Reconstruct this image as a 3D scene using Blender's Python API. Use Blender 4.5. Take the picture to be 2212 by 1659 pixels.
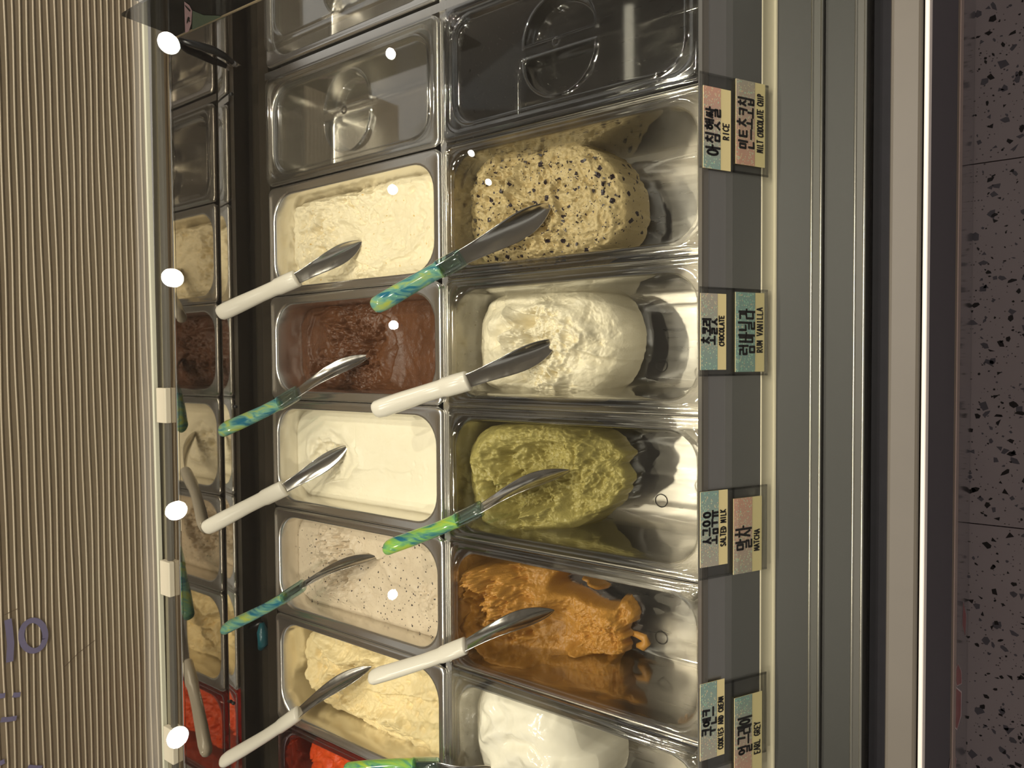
import bpy, bmesh, math, random
import numpy as np
from mathutils import Vector, Matrix

random.seed(7)
for o in list(bpy.data.objects):
    bpy.data.objects.remove(o, do_unlink=True)
scene = bpy.context.scene
COL = scene.collection

# ------------------------------------------------------------------ camera
# All heights below are measured from the pan rims; everything is lifted by RIM at the end so the floor is z = 0.
RIM = 0.72
PW, PH, F = 2212.0, 1659.0, 1534.0
CAMZ = 0.689
TH, YAW, ROLL = 0.941133922338258, -0.029701455380191585, -0.006911755514977401
def _axes():
    c, s = math.cos(TH), math.sin(TH)
    v = np.array([0, c, -s]); r = np.array([0, -s, -c]); u = np.array([1, 0, 0.])
    cy, sy = math.cos(YAW), math.sin(YAW); v, u = cy*v + sy*u, cy*u - sy*v
    cr, sr = math.cos(ROLL), math.sin(ROLL); r, u = cr*r + sr*u, cr*u - sr*r
    return r, u, v
AR, AU, AV = _axes()
CP = np.array([0, 0, CAMZ])
def _ray(x, y): return AV + AR*(x - PW/2)/F - AU*(y - PH/2)/F
def at(x, y, z):                       # measured point of the photograph -> point of the level z
    d = _ray(x, y); return CP + d*(z - CAMZ)/d[2]
def at_depth(x, y, Y):                 # -> point of the upright plane at depth Y
    d = _ray(x, y); return CP + d*Y/d[1]
cam = bpy.data.cameras.new('camera')
cam.sensor_fit = 'HORIZONTAL'; cam.sensor_width = 36.0; cam.lens = F/PW*36.0
cam.clip_start = 0.02; cam.clip_end = 60
camo = bpy.data.objects.new('camera', cam); COL.objects.link(camo)
M = Matrix((AR, AU, -AV)).transposed().to_4x4(); M.translation = Vector((0, 0, CAMZ + RIM))
camo.matrix_world = M
scene.camera = camo

# ------------------------------------------------------------------ world, exposure
w = bpy.data.worlds.new('world'); scene.world = w; w.use_nodes = True
bg = w.node_tree.nodes['Background']; bg.inputs[0].default_value = (0.95, 0.90, 0.86, 1); bg.inputs[1].default_value = 0.55
scene.view_settings.view_transform = 'Standard'; scene.view_settings.look = 'None'
scene.view_settings.exposure = 0.0; scene.view_settings.gamma = 1.0
scene.view_settings.use_curve_mapping = False
KEY_W = 52.0                            # watts of one ceiling downlight
KEY_COL = (1.0, 0.91, 0.78)
TUBE_L = 2.4                            # strength of the light tube over the case

# ------------------------------------------------------------------ helpers
def lin(c):
    c = c/255.0
    return c/12.92 if c <= 0.04045 else ((c + 0.055)/1.055)**2.4
def rgb(r, g, b): return (lin(r), lin(g), lin(b), 1.0)
def obj(name, verts, faces, mat, parent=None, smooth=True, solid=0.0, offset=-1.0):
    me = bpy.data.meshes.new(name)
    V = np.asarray(verts, dtype=float).reshape(-1, 3)
    if parent is not None: V = V - np.array(_wl(parent))
    if isinstance(faces, np.ndarray):
        n = len(faces); k = faces.shape[1]
        me.vertices.add(len(V)); me.vertices.foreach_set('co', V.ravel())
        me.loops.add(n*k); me.loops.foreach_set('vertex_index', faces.ravel().astype(np.int32))
        me.polygons.add(n); me.polygons.foreach_set('loop_start', np.arange(0, n*k, k, dtype=np.int32))
        me.update(calc_edges=True)
    else:
        me.from_pydata([tuple(v) for v in V], [], [tuple(f) for f in faces]); me.update()
    me.validate()
    me.polygons.foreach_set('use_smooth', [smooth]*len(me.polygons))
    me.materials.append(mat)
    o = bpy.data.objects.new(name, me); COL.objects.link(o)
    if parent is not None: o.parent = parent
    if solid:
        md = o.modifiers.new('solid', 'SOLIDIFY'); md.thickness = solid; md.offset = offset
    return o
def _wl(o):
    l = Vector(o.location)
    while o.parent is not None:
        o = o.parent; l = l + Vector(o.location)
    return l
def thing(name, label, cat, loc, group=None):
    o = bpy.data.objects.new(name, None); COL.objects.link(o); o.location = Vector([float(c) for c in loc])
    o.empty_display_size = 0.02
    o['label'] = label; o['category'] = cat
    if group: o['group'] = group
    return o
def tag(o, label=None, cat=None, group=None, kind=None):
    for k, v in (('label', label), ('category', cat), ('group', group), ('kind', kind)):
        if v: o[k] = v
    return o
def rrect(x0, x1, y0, y1, r, n=8):
    r = min(r, (x1-x0)/2 - 1e-4, (y1-y0)/2 - 1e-4)
    P = []
    for cx, cy, a0 in ((x1-r, y1-r, 0), (x0+r, y1-r, 90), (x0+r, y0+r, 180), (x1-r, y0+r, 270)):
        for i in range(n + 1):
            a = math.radians(a0 + 90*i/n); P.append((cx + r*math.cos(a), cy + r*math.sin(a)))
    return P
def loft(rings, cap_end=True, cap_start=False, closed=True):
    n = len(rings[0]); V = [p for R in rings for p in R]; Fc = []
    for k in range(len(rings) - 1):
        for i in range(n if closed else n - 1):
            j = (i + 1) % n
            Fc.append((k*n + i, k*n + j, (k+1)*n + j, (k+1)*n + i))
    if cap_end: Fc.append(tuple(range((len(rings)-1)*n, len(rings)*n)))
    if cap_start: Fc.append(tuple(reversed(range(n))))
    return V, Fc
def box(x0, x1, y0, y1, z0, z1):
    V = [(x0,y0,z0),(x1,y0,z0),(x1,y1,z0),(x0,y1,z0),(x0,y0,z1),(x1,y0,z1),(x1,y1,z1),(x0,y1,z1)]
    return V, [(0,3,2,1),(4,5,6,7),(0,1,5,4),(1,2,6,5),(2,3,7,6),(3,0,4,7)]
def join(parts):
    V, Fc = [], []
    for v, f in parts:
        b = len(V); V += list(v); Fc += [tuple(i + b for i in q) for q in f]
    return V, Fc
def bevel(o, wdt, seg=2):
    m = o.modifiers.new('bevel', 'BEVEL'); m.width = wdt; m.segments = seg; m.limit_method = 'ANGLE'; return o
def extrude_x(profile, x0, x1, closed=True):
    n = len(profile)
    V = [(x0, y, z) for y, z in profile] + [(x1, y, z) for y, z in profile]
    Fc = [(i, (i+1) % n, n + (i+1) % n, n + i) for i in range(n if closed else n-1)]
    if closed: Fc += [tuple(reversed(range(n))), tuple(range(n, 2*n))]
    return V, Fc
def tube(pts, r, n=10, caps=True):
    P = [Vector(p) for p in pts]; rings = []
    rr = r if isinstance(r, (list, tuple)) else [r]*len(P)
    for i, p in enumerate(P):
        t = (P[min(i+1, len(P)-1)] - P[max(i-1, 0)]).normalized()
        a = t.orthogonal().normalized() if i == 0 else (a - t*a.dot(t)).normalized()
        b = t.cross(a)
        rings.append([tuple(p + (a*math.cos(2*math.pi*k/n) + b*math.sin(2*math.pi*k/n))*rr[i]) for k in range(n)])
    return loft(rings, caps, caps)

# ------------------------------------------------------------------ numpy noise
def _h(ix, iy, s):
    n = (ix*374761393 + iy*668265263 + s*2147483) & 0x7fffffff
    n = ((n ^ (n >> 13))*1274126177) & 0x7fffffff
    return ((n ^ (n >> 16)) & 0xffff)/65535.0
def vnoise(x, y, s=0):
    ix = np.floor(x).astype(np.int64); iy = np.floor(y).astype(np.int64)
    fx = x - ix; fy = y - iy
    u = fx*fx*fx*(fx*(fx*6 - 15) + 10); v = fy*fy*fy*(fy*(fy*6 - 15) + 10)
    a = _h(ix, iy, s); b = _h(ix+1, iy, s); c = _h(ix, iy+1, s); d = _h(ix+1, iy+1, s)
    return (a + (b-a)*u + (c-a)*v + (a-b-c+d)*u*v)*2 - 1
def fbm(x, y, s=0, o=4, g=0.5):
    t = 0; a = 1.0; n = 0
    for k in range(o):
        ca, sa = math.cos(k*1.3), math.sin(k*1.3)
        t = t + a*vnoise((x*ca - y*sa)*2**k + 17*k, (x*sa + y*ca)*2**k + 31*k, s + 7*k); n += a; a *= g
    return t/n
def ridged(x, y, s=0, o=4):
    t = 0; a = 1.0; n = 0
    for k in range(o):
        t = t + a*(1 - 2*np.abs(vnoise(x*2**k + 11*k, y*2**k + 23*k, s + 5*k))); n += a; a *= 0.5
    return t/n
def sst(a, b, x):
    t = np.clip((x - a)/(b - a), 0, 1); return t*t*(3 - 2*t)

# ------------------------------------------------------------------ materials
def new_mat(name):
    m = bpy.data.materials.new(name); m.use_nodes = True
    nt = m.node_tree; return m, nt, nt.nodes['Principled BSDF']
def N(nt, typ, **kw):
    n = nt.nodes.new(typ)
    for k, v in kw.items():
        if k.startswith('i_'):
            key = k[2:]; n.inputs[int(key) if key.isdigit() else key.replace('_', ' ')].default_value = v
        else: setattr(n, k, v)
    return n
def L(nt, a, b): nt.links.new(a, b)
def coords(nt, scale=(1, 1, 1)):
    t = N(nt, 'ShaderNodeTexCoord'); mp = N(nt, 'ShaderNodeMapping'); mp.inputs['Scale'].default_value = scale
    L(nt, t.outputs['Object'], mp.inputs[0]); return mp.outputs[0]
def plain(name, col, rough=0.5, metal=0.0, spec=0.5, bump=0.0, bscale=300.0, var=0.0, vscale=40.0):
    m, nt, b = new_mat(name)
    b.inputs['Base Color'].default_value = col; b.inputs['Roughness'].default_value = rough
    b.inputs['Metallic'].default_value = metal; b.inputs['Specular IOR Level'].default_value = spec
    if var:
        nz = N(nt, 'ShaderNodeTexNoise', i_Scale=vscale, i_Detail=4.0); L(nt, coords(nt), nz.inputs['Vector'])
        mx = N(nt, 'ShaderNodeMix', data_type='RGBA'); mx.inputs[6].default_value = tuple(c*(1-var) for c in col[:3]) + (1,)
        mx.inputs[7].default_value = tuple(min(1, c*(1+var)) for c in col[:3]) + (1,)
        L(nt, nz.outputs['Fac'], mx.inputs[0]); L(nt, mx.outputs[2], b.inputs['Base Color'])
    if bump:
        nz = N(nt, 'ShaderNodeTexNoise', i_Scale=bscale, i_Detail=3.0); L(nt, coords(nt), nz.inputs['Vector'])
        bp = N(nt, 'ShaderNodeBump', i_Strength=bump, i_Distance=0.001); L(nt, nz.outputs['Fac'], bp.inputs['Height'])
        L(nt, bp.outputs[0], b.inputs['Normal'])
    return m
def steel(name, col=(0.78, 0.755, 0.71, 1), rough=0.22, brush=(6, 220, 220), bump=0.05, rv=0.12):
    m, nt, b = new_mat(name)
    b.inputs['Base Color'].default_value = col; b.inputs['Metallic'].default_value = 1.0
    nz = N(nt, 'ShaderNodeTexNoise', i_Scale=3.0, i_Detail=4.0); L(nt, coords(nt, brush), nz.inputs['Vector'])
    mr = N(nt, 'ShaderNodeMapRange'); mr.inputs[3].default_value = max(0.02, rough - rv/2); mr.inputs[4].default_value = rough + rv/2
    L(nt, nz.outputs['Fac'], mr.inputs[0]); L(nt, mr.outputs[0], b.inputs['Roughness'])
    if bump:
        bp = N(nt, 'ShaderNodeBump', i_Strength=bump, i_Distance=0.0006); L(nt, nz.outputs['Fac'], bp.inputs['Height'])
        L(nt, bp.outputs[0], b.inputs['Normal'])
    return m
def clear(name, tint=(0.93, 0.94, 0.93, 1), f0=0.045, power=4.0, rough=0.03, gl=(1, 1, 1, 1), top=0.9, bump=0.0, bscale=60.0):
    m = bpy.data.materials.new(name); m.use_nodes = True; nt = m.node_tree
    nt.nodes.remove(nt.nodes['Principled BSDF']); out = nt.nodes['Material Output']
    tr = N(nt, 'ShaderNodeBsdfTransparent'); tr.inputs[0].default_value = tint
    g = N(nt, 'ShaderNodeBsdfGlossy'); g.inputs['Roughness'].default_value = rough; g.inputs['Color'].default_value = gl
    lw = N(nt, 'ShaderNodeLayerWeight'); lw.inputs[0].default_value = 0.5
    pw = N(nt, 'ShaderNodeMath', operation='POWER'); L(nt, lw.outputs['Facing'], pw.inputs[0]); pw.inputs[1].default_value = power
    ma = N(nt, 'ShaderNodeMath', operation='MULTIPLY_ADD'); L(nt, pw.outputs[0], ma.inputs[0]); ma.inputs[1].default_value = top - f0; ma.inputs[2].default_value = f0
    mx = N(nt, 'ShaderNodeMixShader'); L(nt, ma.outputs[0], mx.inputs[0]); L(nt, tr.outputs[0], mx.inputs[1]); L(nt, g.outputs[0], mx.inputs[2])
    L(nt, mx.outputs[0], out.inputs[0])
    if bump:
        nz = N(nt, 'ShaderNodeTexNoise', i_Scale=bscale, i_Detail=3.0); L(nt, coords(nt), nz.inputs['Vector'])
        bp = N(nt, 'ShaderNodeBump', i_Strength=bump, i_Distance=0.002); L(nt, nz.outputs['Fac'], bp.inputs['Height'])
        L(nt, bp.outputs[0], g.inputs['Normal']); L(nt, bp.outputs[0], lw.inputs['Normal'])
    return m
def emit(name, col, s):
    m = bpy.data.materials.new(name); m.use_nodes = True; nt = m.node_tree
    nt.nodes.remove(nt.nodes['Principled BSDF'])
    e = N(nt, 'ShaderNodeEmission'); e.inputs[0].default_value = col; e.inputs[1].default_value = s
    L(nt, e.outputs[0], nt.nodes['Material Output'].inputs[0]); return m
def gelato_mat(name, c1, c2, rough=0.42, fine=0.35, specks=None, warm=None, coat=0.0, sss=0.0):
    """two close tones, fine relief, optional specks (list of scale, size, colour)"""
    m, nt, b = new_mat(name); co = coords(nt)
    nz = N(nt, 'ShaderNodeTexNoise', i_Scale=38.0, i_Detail=6.0, i_Distortion=1.2); L(nt, co, nz.inputs['Vector'])
    mx = N(nt, 'ShaderNodeMix', data_type='RGBA'); mx.inputs[6].default_value = c1; mx.inputs[7].default_value = c2
    L(nt, nz.outputs['Fac'], mx.inputs[0]); last = mx.outputs[2]
    for sc, size, cc in (specks or []):
        vo = N(nt, 'ShaderNodeTexVoronoi', i_Scale=sc, i_Randomness=1.0)
        n2 = N(nt, 'ShaderNodeTexNoise', i_Scale=sc*2.2, i_Detail=3.0); L(nt, co, n2.inputs['Vector'])
        va = N(nt, 'ShaderNodeVectorMath', operation='SCALE'); L(nt, n2.outputs['Color'], va.inputs[0]); va.inputs['Scale'].default_value = 0.6/sc
        vs = N(nt, 'ShaderNodeVectorMath', operation='ADD'); L(nt, co, vs.inputs[0]); L(nt, va.outputs[0], vs.inputs[1])
        L(nt, vs.outputs[0], vo.inputs['Vector'])
        # only some of the cells hold a speck
        sx = N(nt, 'ShaderNodeSeparateColor'); L(nt, vo.outputs['Color'], sx.inputs[0])
        th = N(nt, 'ShaderNodeMath', operation='MULTIPLY'); L(nt, sx.outputs[0], th.inputs[0]); th.inputs[1].default_value = size
        lt = N(nt, 'ShaderNodeMath', operation='LESS_THAN'); L(nt, vo.outputs['Distance'], lt.inputs[0]); L(nt, th.outputs[0], lt.inputs[1])
        m2 = N(nt, 'ShaderNodeMix', data_type='RGBA'); L(nt, lt.outputs[0], m2.inputs[0]); L(nt, last, m2.inputs[6]); m2.inputs[7].default_value = cc
        last = m2.outputs[2]
    L(nt, last, b.inputs['Base Color'])
    b.inputs['Roughness'].default_value = rough; b.inputs['Specular IOR Level'].default_value = 0.35
    if coat: b.inputs['Coat Weight'].default_value = coat; b.inputs['Coat Roughness'].default_value = 0.15
    if sss:
        b.inputs['Subsurface Weight'].default_value = sss; b.inputs['Subsurface Radius'].default_value = (1.0, 0.7, 0.4); b.inputs['Subsurface Scale'].default_value = 0.004
    n3 = N(nt, 'ShaderNodeTexNoise', i_Scale=520.0, i_Detail=4.0); L(nt, co, n3.inputs['Vector'])
    bp = N(nt, 'ShaderNodeBump', i_Strength=fine, i_Distance=0.0012); L(nt, n3.outputs['Fac'], bp.inputs['Height']); L(nt, bp.outputs[0], b.inputs['Normal'])
    return m

M_STEEL = steel('pan steel', rough=0.24)
M_POLISH = steel('polished steel', (0.60, 0.56, 0.50, 1), 0.05, (3, 60, 60), 0.02, 0.04)
M_MIRROR = steel('scratched mirror steel', (0.40, 0.36, 0.31, 1), 0.04, (4, 40, 40), 0.015, 0.03)
M_WELL = steel('well steel', (0.80, 0.77, 0.72, 1), 0.30, (60, 8, 60), 0.08, 0.16)
M_BRUSH = steel('brushed ledge metal', (0.33, 0.32, 0.295, 1), 0.46, (3, 300, 300), 0.06, 0.10)
M_BAND = plain('dark ledge band metal', rgb(52, 51, 48), 0.5, 0.3, bump=0.03, bscale=600)
M_RAIL = steel('rail metal', (0.55, 0.53, 0.46, 1), 0.34, (3, 300, 300), 0.05, 0.08)
M_BAND2 = plain('ridge metal', rgb(66, 64, 58), 0.45, 0.3)
M_LIP = plain('lip metal with painted highlight', rgb(226, 216, 186), 0.4, 0.15, bump=0.04, bscale=500)  # pale colour stands in for the highlight along the curved lip
M_DARKMETAL = plain('dark brown metal', rgb(74, 66, 54), 0.34, 0.7, bump=0.05)
M_GROOVE = plain('dark track', rgb(26, 25, 29), 0.6, 0.0, spec=0.15, var=0.25, vscale=60)
M_CREAM = plain('cream coated trim', rgb(94, 88, 78), 0.5, 0.0, var=0.06, vscale=25)
M_WHITE = plain('white edge strip', rgb(238, 230, 220), 0.4)
M_FRONT = plain('dark grey front panel', rgb(62, 60, 66), 0.65, 0.0, spec=0.12, var=0.06)
M_KICK = plain('glossy grey kick panel', rgb(84, 80, 82), 0.10, 0.0, spec=0.8, var=0.08, vscale=30)
M_EDGE = steel('bronze edge', (0.42, 0.35, 0.30, 1), 0.3)
M_BLACK = plain('black plastic', rgb(18, 17, 17), 0.3)
M_CLIP = plain('ivory plastic clip', rgb(214, 204, 184), 0.4)
M_GLASS = clear('cover glass', (0.955, 0.965, 0.955, 1), 0.03, 4.5, 0.0, top=0.8)
M_PAN = clear('clear pan plastic', (0.90, 0.89, 0.86, 1), 0.07, 2.6, 0.05, top=0.85, bump=0.015, bscale=30)
M_LID = clear('clear lid plastic', (0.93, 0.925, 0.90, 1), 0.075, 2.2, 0.04, top=0.85)
M_SLEEVE = clear('label sleeve plastic', (0.86, 0.86, 0.85, 1), 0.06, 3.0, 0.12, top=0.6)
M_HANDLE = plain('white handle plastic', rgb(224, 217, 202), 0.22, bump=0.02, bscale=120)
M_INK = plain('black marker ink', rgb(18, 15, 15), 0.5)
M_CARD = plain('cream card', rgb(222, 206, 150), 0.6)

# ------------------------------------------------------------------ room
XL, XR = -1.9, 1.9
FLOOR = -RIM
# floor: bed and terrazzo tiles
fl = obj('floor', *box(-6, 6, -5, 6, FLOOR - 0.06, FLOOR - 0.012), plain('floor bed', rgb(38, 34, 34), 0.8, bump=0.2)); tag(fl, kind='structure')
def terrazzo():
    m, nt, b = new_mat('terrazzo'); co = coords(nt)
    nz = N(nt, 'ShaderNodeTexNoise', i_Scale=9.0, i_Detail=6.0); L(nt, co, nz.inputs['Vector'])
    mx = N(nt, 'ShaderNodeMix', data_type='RGBA'); mx.inputs[6].default_value = rgb(172, 160, 162); mx.inputs[7].default_value = rgb(196, 183, 184)
    L(nt, nz.outputs['Fac'], mx.inputs[0])
    vo = N(nt, 'ShaderNodeTexVoronoi', i_Scale=190.0); L(nt, co, vo.inputs['Vector'])
    sx = N(nt, 'ShaderNodeSeparateColor'); L(nt, vo.outputs['Color'], sx.inputs[0])
    th = N(nt, 'ShaderNodeMath', operation='MULTIPLY_ADD'); L(nt, sx.outputs[0], th.inputs[0]); th.inputs[1].default_value = 0.5; th.inputs[2].default_value = -0.22
    lt = N(nt, 'ShaderNodeMath', operation='LESS_THAN'); L(nt, vo.outputs['Distance'], lt.inputs[0]); L(nt, th.outputs[0], lt.inputs[1])
    m2 = N(nt, 'ShaderNodeMix', data_type='RGBA'); L(nt, lt.outputs[0], m2.inputs[0]); L(nt, mx.outputs[2], m2.inputs[6]); m2.inputs[7].default_value = rgb(108, 98, 98)
    L(nt, m2.outputs[2], b.inputs['Base Color']); b.inputs['Roughness'].default_value = 0.3
    return m
M_TERR = terrazzo()
M_CHIPD = plain('dark stone chip', rgb(38, 34, 36), 0.3, var=0.3, vscale=20)
M_CHIPM = plain('grey stone chip', rgb(104, 100, 108), 0.3, var=0.25, vscale=20)
def chip(cx, cy, s, rnd):
    k = rnd.randint(3, 6); a0 = rnd.random()*6.28; st = rnd.uniform(0.45, 1.0); ph = rnd.random()*3.14
    P = []
    for i in range(k):
        a = a0 + 6.283*i/k + rnd.uniform(-0.35, 0.35); r = s*rnd.uniform(0.6, 1.1)
        x, y = r*math.cos(a), r*st*math.sin(a)
        P.append((cx + x*math.cos(ph) - y*math.sin(ph), cy + x*math.sin(ph) + y*math.cos(ph)))
    return P
rnd = random.Random(5)
J0 = at(2101, 355, FLOOR)[0]; TS = 0.5975
for i in range(-3, 3):
    x1 = J0 - TS*i; x0 = x1 - TS
    for j in range(3):
        y1 = 0.34 - TS*j; y0 = y1 - TS
        t = obj('floor_tile', *box(x0 + 0.0009, x1 - 0.0009, y0 + 0.0009, y1 - 0.0009, FLOOR - 0.012, FLOOR), M_TERR, fl, smooth=False)
        if j == 0 and -1 <= i <= 2:
            for nm, mt, cnt, s0, s1 in (('dark_chips', M_CHIPD, 210, 0.002, 0.0085), ('grey_chips', M_CHIPM, 190, 0.002, 0.010)):
                V, Fc = [], []
                for q in range(cnt):
                    P = chip(rnd.uniform(x0+.01, x1-.01), rnd.uniform(y0 + 0.2, min(y1, 0.12)), s0 + (s1-s0)*rnd.random()**2.2, rnd)
                    b = len(V); V += [(x, y, FLOOR + 0.0001 + (0.00005 if mt is M_CHIPD else 0)) for x, y in P]; Fc.append(tuple(range(b, len(V))))
                tag(obj(nm, V, Fc, mt, t, smooth=False), kind='stuff')
CEIL = 1.78
ce = obj('ceiling', *box(-5, 5, -4, 2.1, CEIL, CEIL + 0.05), plain('ceiling paint', rgb(226, 220, 210), 0.8, bump=0.05), smooth=False); tag(ce, kind='structure')

# ------------------------------------------------------------------ ceiling lights (their reflections show on the cover glass)
GF = (0.122, -0.052); GB = (1.062, 0.406)                 # front and back edge of the glass (depth, height)
ga = math.atan2(GB[1]-GF[1], GB[0]-GF[0]); GN = np.array([0, -math.sin(ga), math.cos(ga)])
def mirror_hit(x, y, zc):
    d = _ray(x, y); p0 = np.array([0, GF[0], GF[1]]); t = ((p0 - CP)@GN)/(d@GN); g = CP + d*t
    r = d - 2*(d@GN)*GN; return g + r*(zc - g[2])/r[2]
M_LENS = emit('lamp lens', (1.0, 0.97, 0.90, 1), 55.0)
M_RING = plain('white lamp ring', rgb(230, 228, 222), 0.4)
def downlight(p, r, watts, label, group):
    t = thing('ceiling_downlight', label, 'ceiling light', p, group)
    x, y, z = p
    ring = lambda rr, zz: [(x + rr*math.cos(2*math.pi*k/28), y + rr*math.sin(2*math.pi*k/28), zz) for k in range(28)]
    obj('trim_ring', *loft([ring(r*1.35, z), ring(r*1.30, z-0.006), ring(r*1.05, z-0.008), ring(r, z-0.002)], False), M_RING, t)
    obj('lens', *loft([ring(r, z-0.003), ring(r*0.5, z-0.004)], True), M_LENS, t)
    if watts:
        ld = bpy.data.lights.new('lamp', 'SPOT'); ld.energy = watts; ld.color = KEY_COL; ld.shadow_soft_size = r; ld.spot_size = math.radians(120); ld.spot_blend = 0.6
        lo = bpy.data.objects.new('lamp', ld); COL.objects.link(lo); lo.parent = t; lo.location = (0, 0, -0.02)
        d = Vector((0, 0.45, 0)) - Vector((x, y, z)); lo.rotation_euler = d.to_track_quat('-Z', 'Y').to_euler()
rows = [((369, 100), (377, 602), (385, 1100), (388, 1585)), ((844, 122), (848, 413), (850, 703), (848, 1280))]
names = ['rightmost', 'second from the right', 'third from the right', 'leftmost']
for k, r in enumerate(rows):
    for q, (px, py) in enumerate(r):
        p = mirror_hit(px, py, CEIL)
        downlight(p, (0.027, 0.0135)[k], KEY_W*(0.40 if k == 0 else 0.70), 'round white ceiling downlight, %s of the %s row' % (names[q], ('far', 'near')[k]), ('far row of downlights', 'near row of downlights')[k])
for q, (px, py) in enumerate(((1018, 333), (1055, 395))):
    downlight(mirror_hit(px, py, CEIL), 0.011, 0, 'small ceiling downlight, %s of the close pair' % ('right' if q == 0 else 'left'), 'close pair of downlights')
# light tube hung over the case
tl = thing('light_tube', 'long warm white light tube hung over the open pans', 'light', (0, 1.012, 1.318))
V, Fc = box(-1.35, 1.1, 0.998, 1.026, 1.312, 1.318)
obj('diffuser', V, Fc, emit('tube diffuser', (1.0, 0.88, 0.70, 1), TUBE_L), tl, smooth=False)
bevel(obj('housing', *box(-1.37, 1.12, 0.996, 1.028, 1.318, 1.360), plain('tube housing', rgb(210, 206, 198), 0.4), tl, smooth=False), 0.003)
for x in (-1.0, 0.8):
    obj('hanger', *tube([(x, 1.012, 1.355), (x, 1.012, CEIL)], 0.002, 6), M_STEEL, tl)

# ------------------------------------------------------------------ display cabinet
cab = thing('display_cabinet', 'long steel gelato display cabinet with sloped label ledge and white edge strip', 'display case', (0, 0.5, FLOOR))
CX0, CX1 = -1.15, 0.95
def part(name, profile, mat, x0=CX0, x1=CX1, bev=0.0, closed=True):
    o = obj(name, *extrude_x(profile, x0, x1, closed), mat, cab, smooth=False)
    if bev: bevel(o, bev)
    return o
# sloped label plate with a rounded top edge
def up(x, z): p = at(x, 830, z); return (p[1], p[2])
pl = [up(1517, 0.026), up(1521, 0.030), up(1528, 0.030), up(1643, -0.030), up(1643, -0.034), (0.262, -0.034), (0.262, 0.02)]
part('label_plate', pl, M_BRUSH)
part('plate_edge', [up(1516, 0.0262), up(1520, 0.0304), up(1530, 0.0304), up(1530, 0.0290)], plain('dark plate edge', rgb(48, 45, 40), 0.6, 0.0, spec=0.2))
lip = [up(1643, -0.0300)]
y0, z0 = up(1643, -0.030); y1, z1 = up(1675, -0.047)
for i in range(1, 9):
    a = i/8.0; lip.append((y0 + (y1-y0)*(1-math.cos(a*math.pi/2))*0.55 + (y1-y0)*a*0.45, z0 + (z1-z0)*math.sin(a*math.pi/2)))
lip += [(y1, -0.06), (y0 + 0.01, -0.06)]
obj('ledge_lip', *extrude_x(lip, CX0, CX1), M_LIP, cab)
def flat(name, xa, xb, z, mat, th=0.02, bev=0.0, dz=0.0):
    ya, _ = up(xa, z); yb, _ = up(xb, z + dz)
    return part(name, [(yb, z+dz), (ya, z), (ya, z - th), (yb, z - th)], mat, bev=bev)
flat('ledge_band', 1675, 1749, -0.050, M_BAND, dz=-0.003)
flat('ridge_rail', 1749, 1775, -0.046, M_BAND2, bev=0.001)
for q in (1751, 1771):
    yy = up(q, -0.046)[0]; obj('rail_bead', *tube([(CX0, yy, -0.0462), (CX1, yy, -0.0462)], 0.0014, 8), M_RAIL, cab)
flat('ledge_band', 1774, 1842, -0.052, M_BAND)
flat('ridge_rail', 1842, 1868, -0.046, M_BAND2, bev=0.001)
for q in (1844, 1864):
    yy = up(q, -0.046)[0]; obj('rail_bead', *tube([(CX0, yy, -0.0462), (CX1, yy, -0.0462)], 0.0014, 8), M_RAIL, cab)
flat('track_groove', 1864, 1922, -0.066, M_GROOVE, th=0.01)
flat('cream_trim', 1917, 1985, -0.052, M_CREAM, bev=0.003)
yf = up(1990, -0.056)[0]
flat('dark_seam', 1983, 1994, -0.062, M_BLACK, th=0.03)
flat('white_edge_strip', 1990, 2001, -0.056, M_WHITE, th=0.02, bev=0.0012)
zl = -0.395
part('front_panel', [(yf - 0.001, -0.07), (yf - 0.001, zl), (yf + 0.03, zl), (yf + 0.03, -0.07)], M_FRONT)
part('bottom_edge', [(yf - 0.004, zl), (yf - 0.004, zl - 0.05), (yf + 0.03, zl - 0.05), (yf + 0.03, zl)], M_EDGE, bev=0.003)
part('kick_panel', [(yf - 0.0015, zl - 0.05), (yf - 0.0015, FLOOR + 0.001), (yf + 0.03, FLOOR + 0.001), (yf + 0.03, zl - 0.05)], M_KICK)
# flat red marks with pale outlines on the kick panel
M_RED = plain('mark red', rgb(120, 44, 46), 0.3); M_PINK = plain('mark pale', rgb(176, 160, 160), 0.4)
def flat_mark(pts, mat, name, off):
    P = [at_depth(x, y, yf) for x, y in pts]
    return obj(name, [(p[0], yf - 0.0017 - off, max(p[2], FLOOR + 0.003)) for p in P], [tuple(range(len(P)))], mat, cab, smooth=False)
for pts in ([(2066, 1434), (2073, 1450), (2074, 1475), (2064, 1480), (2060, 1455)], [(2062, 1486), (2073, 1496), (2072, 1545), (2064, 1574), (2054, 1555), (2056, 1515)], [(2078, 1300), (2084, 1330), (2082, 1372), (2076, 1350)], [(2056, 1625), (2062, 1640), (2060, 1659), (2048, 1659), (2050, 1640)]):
    c = np.mean(pts, axis=0); flat_mark([tuple(c + (np.array(p)-c)*np.array([1.18, 1.08])) for p in pts], M_PINK, 'mark_outline', 0); flat_mark(pts, M_RED, 'red_mark', 0.0003)
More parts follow.
